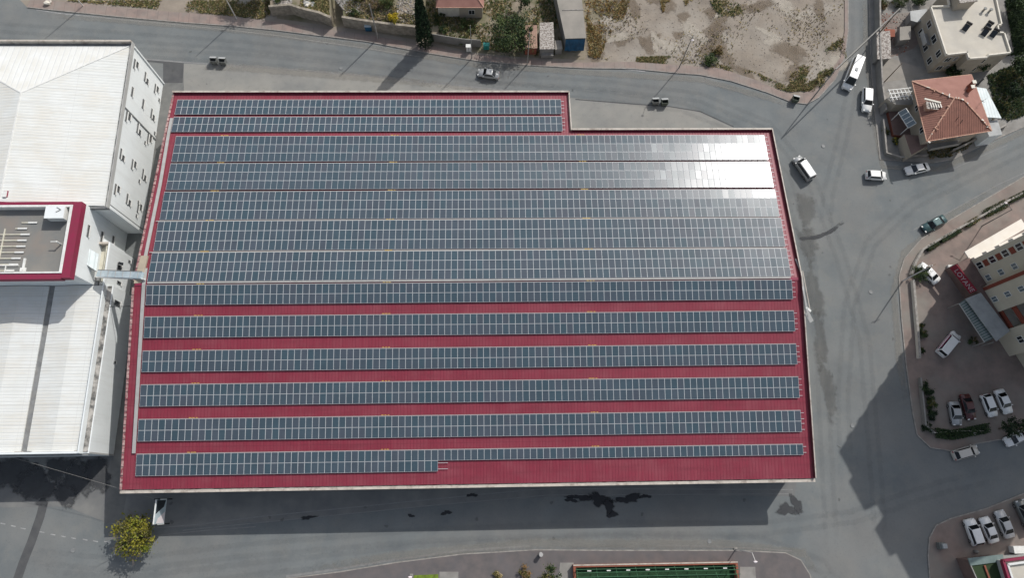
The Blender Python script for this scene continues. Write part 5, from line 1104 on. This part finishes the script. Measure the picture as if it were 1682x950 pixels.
tree('bottom_tree', 'green tree in front of the white pillar at the bottom edge', 'tree', *at(899, 945)[:2], 4.6, 2.1, ['leaf_mid', 'leaf_light', 'leaf_dark', 'leaf_olive'], 2300, .13, .8, .12, seed=14, z=.13)
tree('courtyard_tree', 'dark conifer-like tree in the shaded hedge below the parked row', 'tree', *at(1640, 705)[:2], 4.5, 2.0, ['leaf_dark', 'leaf_cyp'], 2000, .15, .8, .15, seed=15, z=.13)
tree('courtyard_tree', 'leafy tree at the right end of the shaded hedge above the white car', 'tree', *at(1672, 705)[:2], 4.0, 1.8, ['leaf_dark', 'leaf_mid'], 1600, .15, .8, .15, seed=16, z=.13)
for i, (px, py, r_, h_, lb_) in enumerate(((1655, 20, 3.2, 6, 'dark tree right of the flat-roofed house, at the upper right corner'), (1678, 60, 3.0, 6, 'dark tree at the right edge beside the notch of the cream parapet'), (1668, 125, 3.3, 5.5, 'dark tree between the two houses at the right edge'), (1650, 165, 2.0, 4.5, 'dark tree behind the pale lean-to roof'), (1600, 112, 2.2, 3.2, 'dark tree in the shaded gap between the two houses'), (1560, 122, 1.9, 2.8, 'dark tree in the shaded gap nearest the yard'))):
    tree('garden_tree', lb_, 'tree', *at(px, py)[:2], h_, r_, ['leaf_dark', 'leaf_cyp', 'leaf_mid'], int(1500 * r_), .19, .7, .15, group='trees between the houses', z=.1, seed=30 + i)
V = ['leaf_dark', 'leaf_mid', 'leaf_olive']; 
for i, (px, py, r_, ms, lb_, h_) in enumerate((
 (651, 47, 1.25, ['leaf_gold', 'leaf_yellow', 'leaf_gold'], 'bright golden bush behind the top retaining wall', 1.6),
 (640, 22, 1.5, ['leaf_light', 'leaf_olive', 'leaf_mid'], 'green shrub above the golden bush at the top', 1.8),
 (597, 8, 1.6, ['leaf_olive', 'leaf_mid', 'dry_brown'], 'straggly olive shrub at the top edge left of the blue tank', 1.8),
 (620, 25, 1.3, ['twig', 'leaf_olive', 'dry_brown'], 'bare greyish shrub around the pole beside the blue tank', 1.6),
 (585, 35, 1.0, V, 'small olive shrub just behind the blue tank wall', 1.2),
 (520, 10, 1.5, ['leaf_light', 'leaf_olive', 'dry_straw'], 'dry green shrub in the sloping garden at the top left', .8),
 (462, 12, 1.3, ['leaf_mid', 'leaf_olive', 'leaf_light'], 'green shrub at the left end of the stone wall', 1.3),
 (722, 30, 1.3, V, 'dark shrub left of the cottage porch', 1.6),
 (728, 52, 1.2, V, 'dark shrub in the cottage front garden, left one', 1.4),
 (768, 45, 1.7, ['leaf_olive', 'leaf_light', 'leaf_mid'], 'wide olive shrub in the middle of the cottage front garden', 1.1),
 (763, 68, 1.3, ['leaf_light', 'leaf_olive'], 'light green shrub by the cottage fence', 1.0),
 (1164, 100, 1.55, ['leaf_mid', 'leaf_light', 'leaf_dark'], 'bright green bush on the edge of the bare lot', 1.3),
 (1178, 86, 1.3, ['dry_brown', 'leaf_olive', 'leaf_orange'], 'brownish shrub just behind the bright green lot bush', 1.0),
 (1362, 118, 1.1, ['leaf_olive', 'dry_straw', 'leaf_mid'], 'straggly weeds at the corner pole of the bare lot', .7),
 (1345, 135, 1.1, ['dry_straw', 'leaf_light', 'leaf_olive'], 'dry weed clump at the lot corner above the single dumpster', .6),
 (1507, 453, 1.7, ['leaf_mid', 'leaf_dark', 'leaf_light'], 'green bush touching the white sedan inside the planter wall', 1.9),
 (1513, 550, 1.0, V, 'dark shrub in the court right of the planter wall', 1.0),
 (1512, 578, .7, V, 'small dark shrub at the lower end of the planter wall', .9),
 (1512, 536, .55, V, 'smallest shrub beside the planter wall', .8),
 (1519, 640, 1.35, ['leaf_dark', 'leaf_cyp', 'leaf_mid'], 'upper dark bush of the shaded corner hedge', 1.5),
 (1527, 663, 1.2, ['leaf_dark', 'leaf_olive', 'leaf_mid'], 'middle bush with yellowish twigs of the shaded corner hedge', 1.3),
 (1528, 682, 1.1, ['leaf_dark', 'leaf_cyp'], 'lower dark bush of the shaded corner hedge', 1.2),
 (1521, 703, 1.0, ['leaf_dark', 'leaf_cyp'], 'dark bush at the very corner of the shaded court', 1.0),
 (862, 940, 1.1, ['leaf_orange', 'dry_brown', 'leaf_olive'], 'orange-brown bush left of the tree at the bottom', 1.3),
 (815, 945, .9, ['leaf_olive', 'dry_straw'], 'pale olive clump at the bottom edge left of the orange bush', .7),
 (1595, 560, .9, ['leaf_dark', 'leaf_mid', 'dry_brown'], 'potted shrub cluster below the glazed awning', .9),
 (1445, 12, 1.5, ['leaf_mid', 'leaf_olive', 'dry_brown'], 'green shrub at the top end of the lane wall', 1.6),
 (1475, 6, 1.8, ['leaf_mid', 'leaf_olive', 'leaf_dark'], 'green shrub row behind the yard, left one', 1.7),
 (1505, 2, 1.9, ['leaf_mid', 'leaf_dark', 'leaf_light'], 'green shrub row behind the yard, right one', 1.8),
 (1452, 218, .9, V, 'small shrub in the porch garden of the tile-roofed house', .9),
 (1470, 232, .9, ['leaf_mid', 'leaf_olive', 'leaf_gold'], 'shrub with yellow flowers beside the porch', .8),
 (1560, 238, 1.2, V, 'dark shrub in front of the tile-roofed house', 1.2),
 (1585, 232, 1.0, V, 'dark shrub nearest the garden wall on the diagonal road', 1.0),
 (1620, 195, 1.2, ['leaf_olive', 'dry_brown', 'leaf_dark'], 'brownish shrub by the right corner of the tiled house', 1.2))):
    bush(lb_, px, py, r_, ms, int(520 * r_ * r_) + 200, .11, h_, seed=50 + i, z=(ZT + .02 if px < 690 and py < 60 else .03), group='garden bushes')
# clipped hedges in the planter wall along the diagonal road
hedges = [((1523, 410), (1541, 399)), ((1545, 396), (1577, 378)), ((1587, 371), (1607, 359)), ((1617, 352), (1653, 334)), ((1658, 330), (1690, 314))]
hl = ['lowest', 'second', 'third and driest', 'long dark fourth', 'topmost']
for i, (a, b) in enumerate(hedges):
    A_, B_ = at(*a, .6), at(*b, .6); cx, cy2 = (A_[0] + B_[0]) / 2, (A_[1] + B_[1]) / 2; L_ = math.dist(A_[:2], B_[:2])
    m_ = MB(); rn = random.Random(700 + i)
    for k in range(int(L_ * 240)):
        P = Vector((rn.uniform(-L_ / 2, L_ / 2), rn.uniform(-.5, .5) * (1.6 if i == 3 else 1), rn.uniform(.1, .95))); u = Vector((rn.gauss(0, 1), rn.gauss(0, 1), rn.gauss(0, 1))).normalized(); w_ = u.orthogonal().normalized(); s_ = .11
        m_.add([P - u * s_, P + w_ * s_ * .6, P + u * s_, P - w_ * s_ * .6], [(0, 1, 2, 3)], rn.choice(['leaf_olive', 'leaf_mid', 'leaf_dark'] if i != 2 else ['leaf_olive', 'dry_straw', 'leaf_mid']))
    m_.box(-L_ / 2 + .1, -.35, 0, L_ / 2 - .1, .35, .7, 'leaf_cyp')
    o = m_.build('hedge', origin=(0, 0, 0)); o.location = (cx, cy2, .13); o.rotation_euler = (0, 0, math.atan2(B_[1] - A_[1], B_[0] - A_[0])); tag(o, hl[i] + ' clipped hedge segment along the diagonal planter wall', 'hedge', 'clipped hedges along the planter wall')
hd = MB(); rn = random.Random(77); pth = P2([(1535, 712), (1560, 716), (1590, 710), (1620, 704)], .13)
for k in range(3600):
    u = rn.random() * (len(pth) - 1); i = int(u); a, b = Vector(pth[i]), Vector(pth[min(i + 1, len(pth) - 1)]); p = a.lerp(b, u - i)
    P = Vector((p.x + rn.gauss(0, .1), p.y + rn.uniform(-.8, .8), rn.uniform(.2, 1.3))); uu = Vector((rn.gauss(0, 1), rn.gauss(0, 1), rn.gauss(0, 1))).normalized(); w_ = uu.orthogonal().normalized()
    hd.add([P - uu * .12, P + w_ * .07, P + uu * .12, P - w_ * .07], [(0, 1, 2, 3)], rn.choice(['leaf_dark', 'leaf_cyp', 'leaf_mid']))
tag(hd.build('hedge', origin=(*pth[1], .13)), 'long dark hedge along the lower kerb of the shaded court', 'hedge')
wall('planter_wall', 'cream planter wall curving along the diagonal road in front of the tower', 'wall', [(1494, 452), (1500, 433), (1512, 412), (1540, 395), (1577, 374), (1612, 355), (1650, 333), (1700, 308)], .75, .28, 'parapet_cream', 'kerb', .13)
wall('planter_wall', 'straight cream wall beside the court below the green bush', 'wall', [(1496, 462), (1499, 500), (1503, 545), (1506, 590)], .8, .3, 'parapet_cream', 'kerb', .13)
wall('planter_wall', 'dark low wall beside the shaded corner hedge', 'wall', [(1508, 622), (1512, 660), (1516, 700), (1530, 712)], .8, .25, 'concrete', None, .13)
wall('low_kerb_wall', 'thin pale kerb wall above the long dark hedge', 'wall', [(1530, 712), (1570, 709), (1615, 709)], .5, .14, 'parapet_cream', None, .13)
tag(MB().lump((0, 0, .35), .35, 'letter_white', (1, 1, 1), 3, 9).build('lamp_globe', origin=(0, 0, 0)), 'white globe lamp on the kerb wall above the cream hatchback', 'lamp').location = at(1598, 712, .13)

# ---- scatter (uncountable)
def inpoly(x, y, poly):
    c = False; j = len(poly) - 1
    for i in range(len(poly)):
        xi, yi = poly[i]; xj, yj = poly[j]
        if (yi > y) != (yj > y) and x < (xj - xi) * (y - yi) / (yj - yi) + xi: c = not c
        j = i
    return c
def hashn(x, y, s):
    return .5 + .25 * math.sin(x * .9 * s + 1.3 * math.sin(y * .7 * s)) + .25 * math.sin(y * 1.1 * s + 2 * math.sin(x * .5 * s + 1))
def scatter(name, polypx, n, mats, size, kind, seed, thr=0., z=0., s=.5):
    poly = P2(polypx); xs = [p[0] for p in poly]; ys = [p[1] for p in poly]; rn = random.Random(seed); mb = MB(); k = 0; tries = 0
    while k < n and tries < n * 20:
        tries += 1; x, y = rn.uniform(min(xs), max(xs)), rn.uniform(min(ys), max(ys))
        if not inpoly(x, y, poly) or hashn(x, y, s) + .35 * (hashn(y, x, s * 3.1) - .5) < thr * rn.uniform(.55, 1.35): continue
        k += 1; mt = rn.choice(mats); q = size * rn.uniform(.4, 1.4)
        if kind == 'stone': mb.lump((x, y, z + q * .15), q, mt, (1, rn.uniform(.6, 1), .5), rn.random(), 5)
        else:
            for b in range(4):
                a = rn.uniform(0, 6.28); p = (x + math.cos(a) * q, y + math.sin(a) * q, z + q * rn.uniform(.3, 1.3)); ww = .3 * q; pa = (math.cos(a + 1.57) * ww, math.sin(a + 1.57) * ww)
                mb.add([(x - pa[0], y - pa[1], z), (x + pa[0], y + pa[1], z), (p[0] + pa[0] * .5, p[1] + pa[1] * .5, p[2]), (p[0] - pa[0] * .5, p[1] - pa[1] * .5, p[2])], [(0, 1, 2, 3)], mt)
    return tag(mb.build(name), kind='stuff')
lot = [(965, 20), (1000, -5), (1388, -5), (1388, 90), (1335, 148), (1285, 150), (1240, 128), (1180, 108), (1045, 100), (968, 98)]
scatter('stones', lot, 1500, ['kerb', 'concrete', 'twig', 'dry_brown'], .075, 'stone', 1)
scatter('dry_grass', lot, 2200, ['dry_brown', 'dry_straw', 'leaf_olive', 'twig'], .15, 'grass', 2, .75, s=.35)
scatter('dry_grass', [(960, 0), (1035, 0), (1025, 30), (1000, 60), (985, 95), (968, 95)], 1700, ['dry_straw', 'leaf_orange', 'leaf_olive', 'dry_brown'], .22, 'grass', 3, .5)
scatter('dry_grass', [(1085, 0), (1140, 0), (1120, 26), (1090, 28)], 500, ['leaf_orange', 'dry_straw', 'leaf_olive'], .2, 'grass', 4, .6)
scatter('dry_grass', [(1165, 0), (1215, 0), (1220, 24), (1180, 28)], 500, ['leaf_olive', 'leaf_mid', 'dry_straw'], .2, 'grass', 5, .6)
scatter('dry_grass', [(1045, 93), (1100, 92), (1140, 97), (1240, 118), (1290, 140), (1290, 150), (1240, 130), (1180, 112), (1045, 102)], 1300, ['dry_straw', 'leaf_olive', 'leaf_light', 'dry_brown'], .15, 'grass', 6, .6)
scatter('dry_grass', [(1300, 120), (1385, 60), (1390, 95), (1335, 150), (1290, 150)], 1500, ['dry_straw', 'leaf_olive', 'leaf_light', 'dry_brown'], .2, 'grass', 7, .45)
scatter('dry_grass', [(110, 0), (120, 2), (300, 18), (440, 32), (452, 0)], 4200, ['dry_straw', 'leaf_olive', 'dry_brown', 'leaf_light'], .17, 'grass', 8, .35)
scatter('garden_weeds', [(700, 0), (955, 0), (915, 90), (860, 92), (705, 66)], 4800, ['leaf_olive', 'leaf_mid', 'dry_brown', 'dry_straw', 'leaf_light'], .22, 'grass', 9, .42, s=.6)
scatter('terrace_weeds', [(455, -5), (544, -5), (545, 38), (500, 25), (480, 19), (455, 22)], 2200, ['leaf_olive', 'leaf_light', 'dry_brown', 'dry_straw', 'dry_straw'], .2, 'grass', 19, .5, s=.6, z=ZT)
scatter('terrace_weeds', [(570, -5), (688, -5), (690, 54), (640, 48), (572, 38)], 3000, ['leaf_olive', 'leaf_mid', 'dry_brown', 'dry_straw', 'twig'], .22, 'grass', 20, .45, s=.6, z=ZT)
scatter('rubble_stones', [(546, 0), (590, 0), (600, 35), (572, 35)], 500, ['rubble', 'kerb', 'concrete'], .18, 'stone', 10, z=ZT)
scatter('rubble_stones', [(504, 2), (524, 0), (520, 22), (506, 24)], 110, ['parapet_cream', 'kerb', 'wall_grey'], .4, 'stone', 11, z=ZT)
scatter('rubble_stones', [(455, 0), (480, 0), (486, 18), (457, 20)], 260, ['rubble', 'kerb'], .25, 'stone', 12, z=ZT)
scatter('rubble_stones', [(655, 10), (684, 10), (690, 52), (655, 48)], 300, ['stone_wall', 'kerb', 'rubble'], .2, 'stone', 13, z=ZT)
scatter('yard_clutter', [(1440, 20), (1500, 22), (1490, 90), (1442, 96)], 260, ['rubble', 'kerb', 'brick_red', 'concrete'], .16, 'stone', 14, z=.1)
scatter('yard_weeds', [(1620, 125), (1682, 100), (1682, 190), (1640, 205)], 2600, ['leaf_olive', 'leaf_cyp', 'leaf_dark', 'leaf_mid'], .24, 'grass', 15, .2, z=.1)
scatter('yard_weeds', [(1530, 100), (1682, 90), (1682, 0), (1650, 0), (1665, 88), (1590, 100)], 2600, ['leaf_dark', 'leaf_mid', 'leaf_cyp'], .25, 'grass', 16, .1, z=.1)
scatter('yard_weeds', [(1520, 240), (1600, 230), (1590, 245), (1560, 258), (1525, 262)], 500, ['leaf_dark', 'dry_brown', 'leaf_olive'], .2, 'grass', 17, .1, z=.1)
tag(MB().lump((0, 0, .3), .55, 'parapet_cream', (1.3, 1, .7), 21, 9).lump((.5, .3, .3), .3, 'facade_white', (1, 1, .8), 22).build('rubbish_bag', origin=(0, 0, 0)), 'white rubbish heap on the sidewalk at the top left', 'rubbish').location = at(79, 6, .13)
for o in list(bpy.data.objects):
    if '_o' in o: del o['_o']
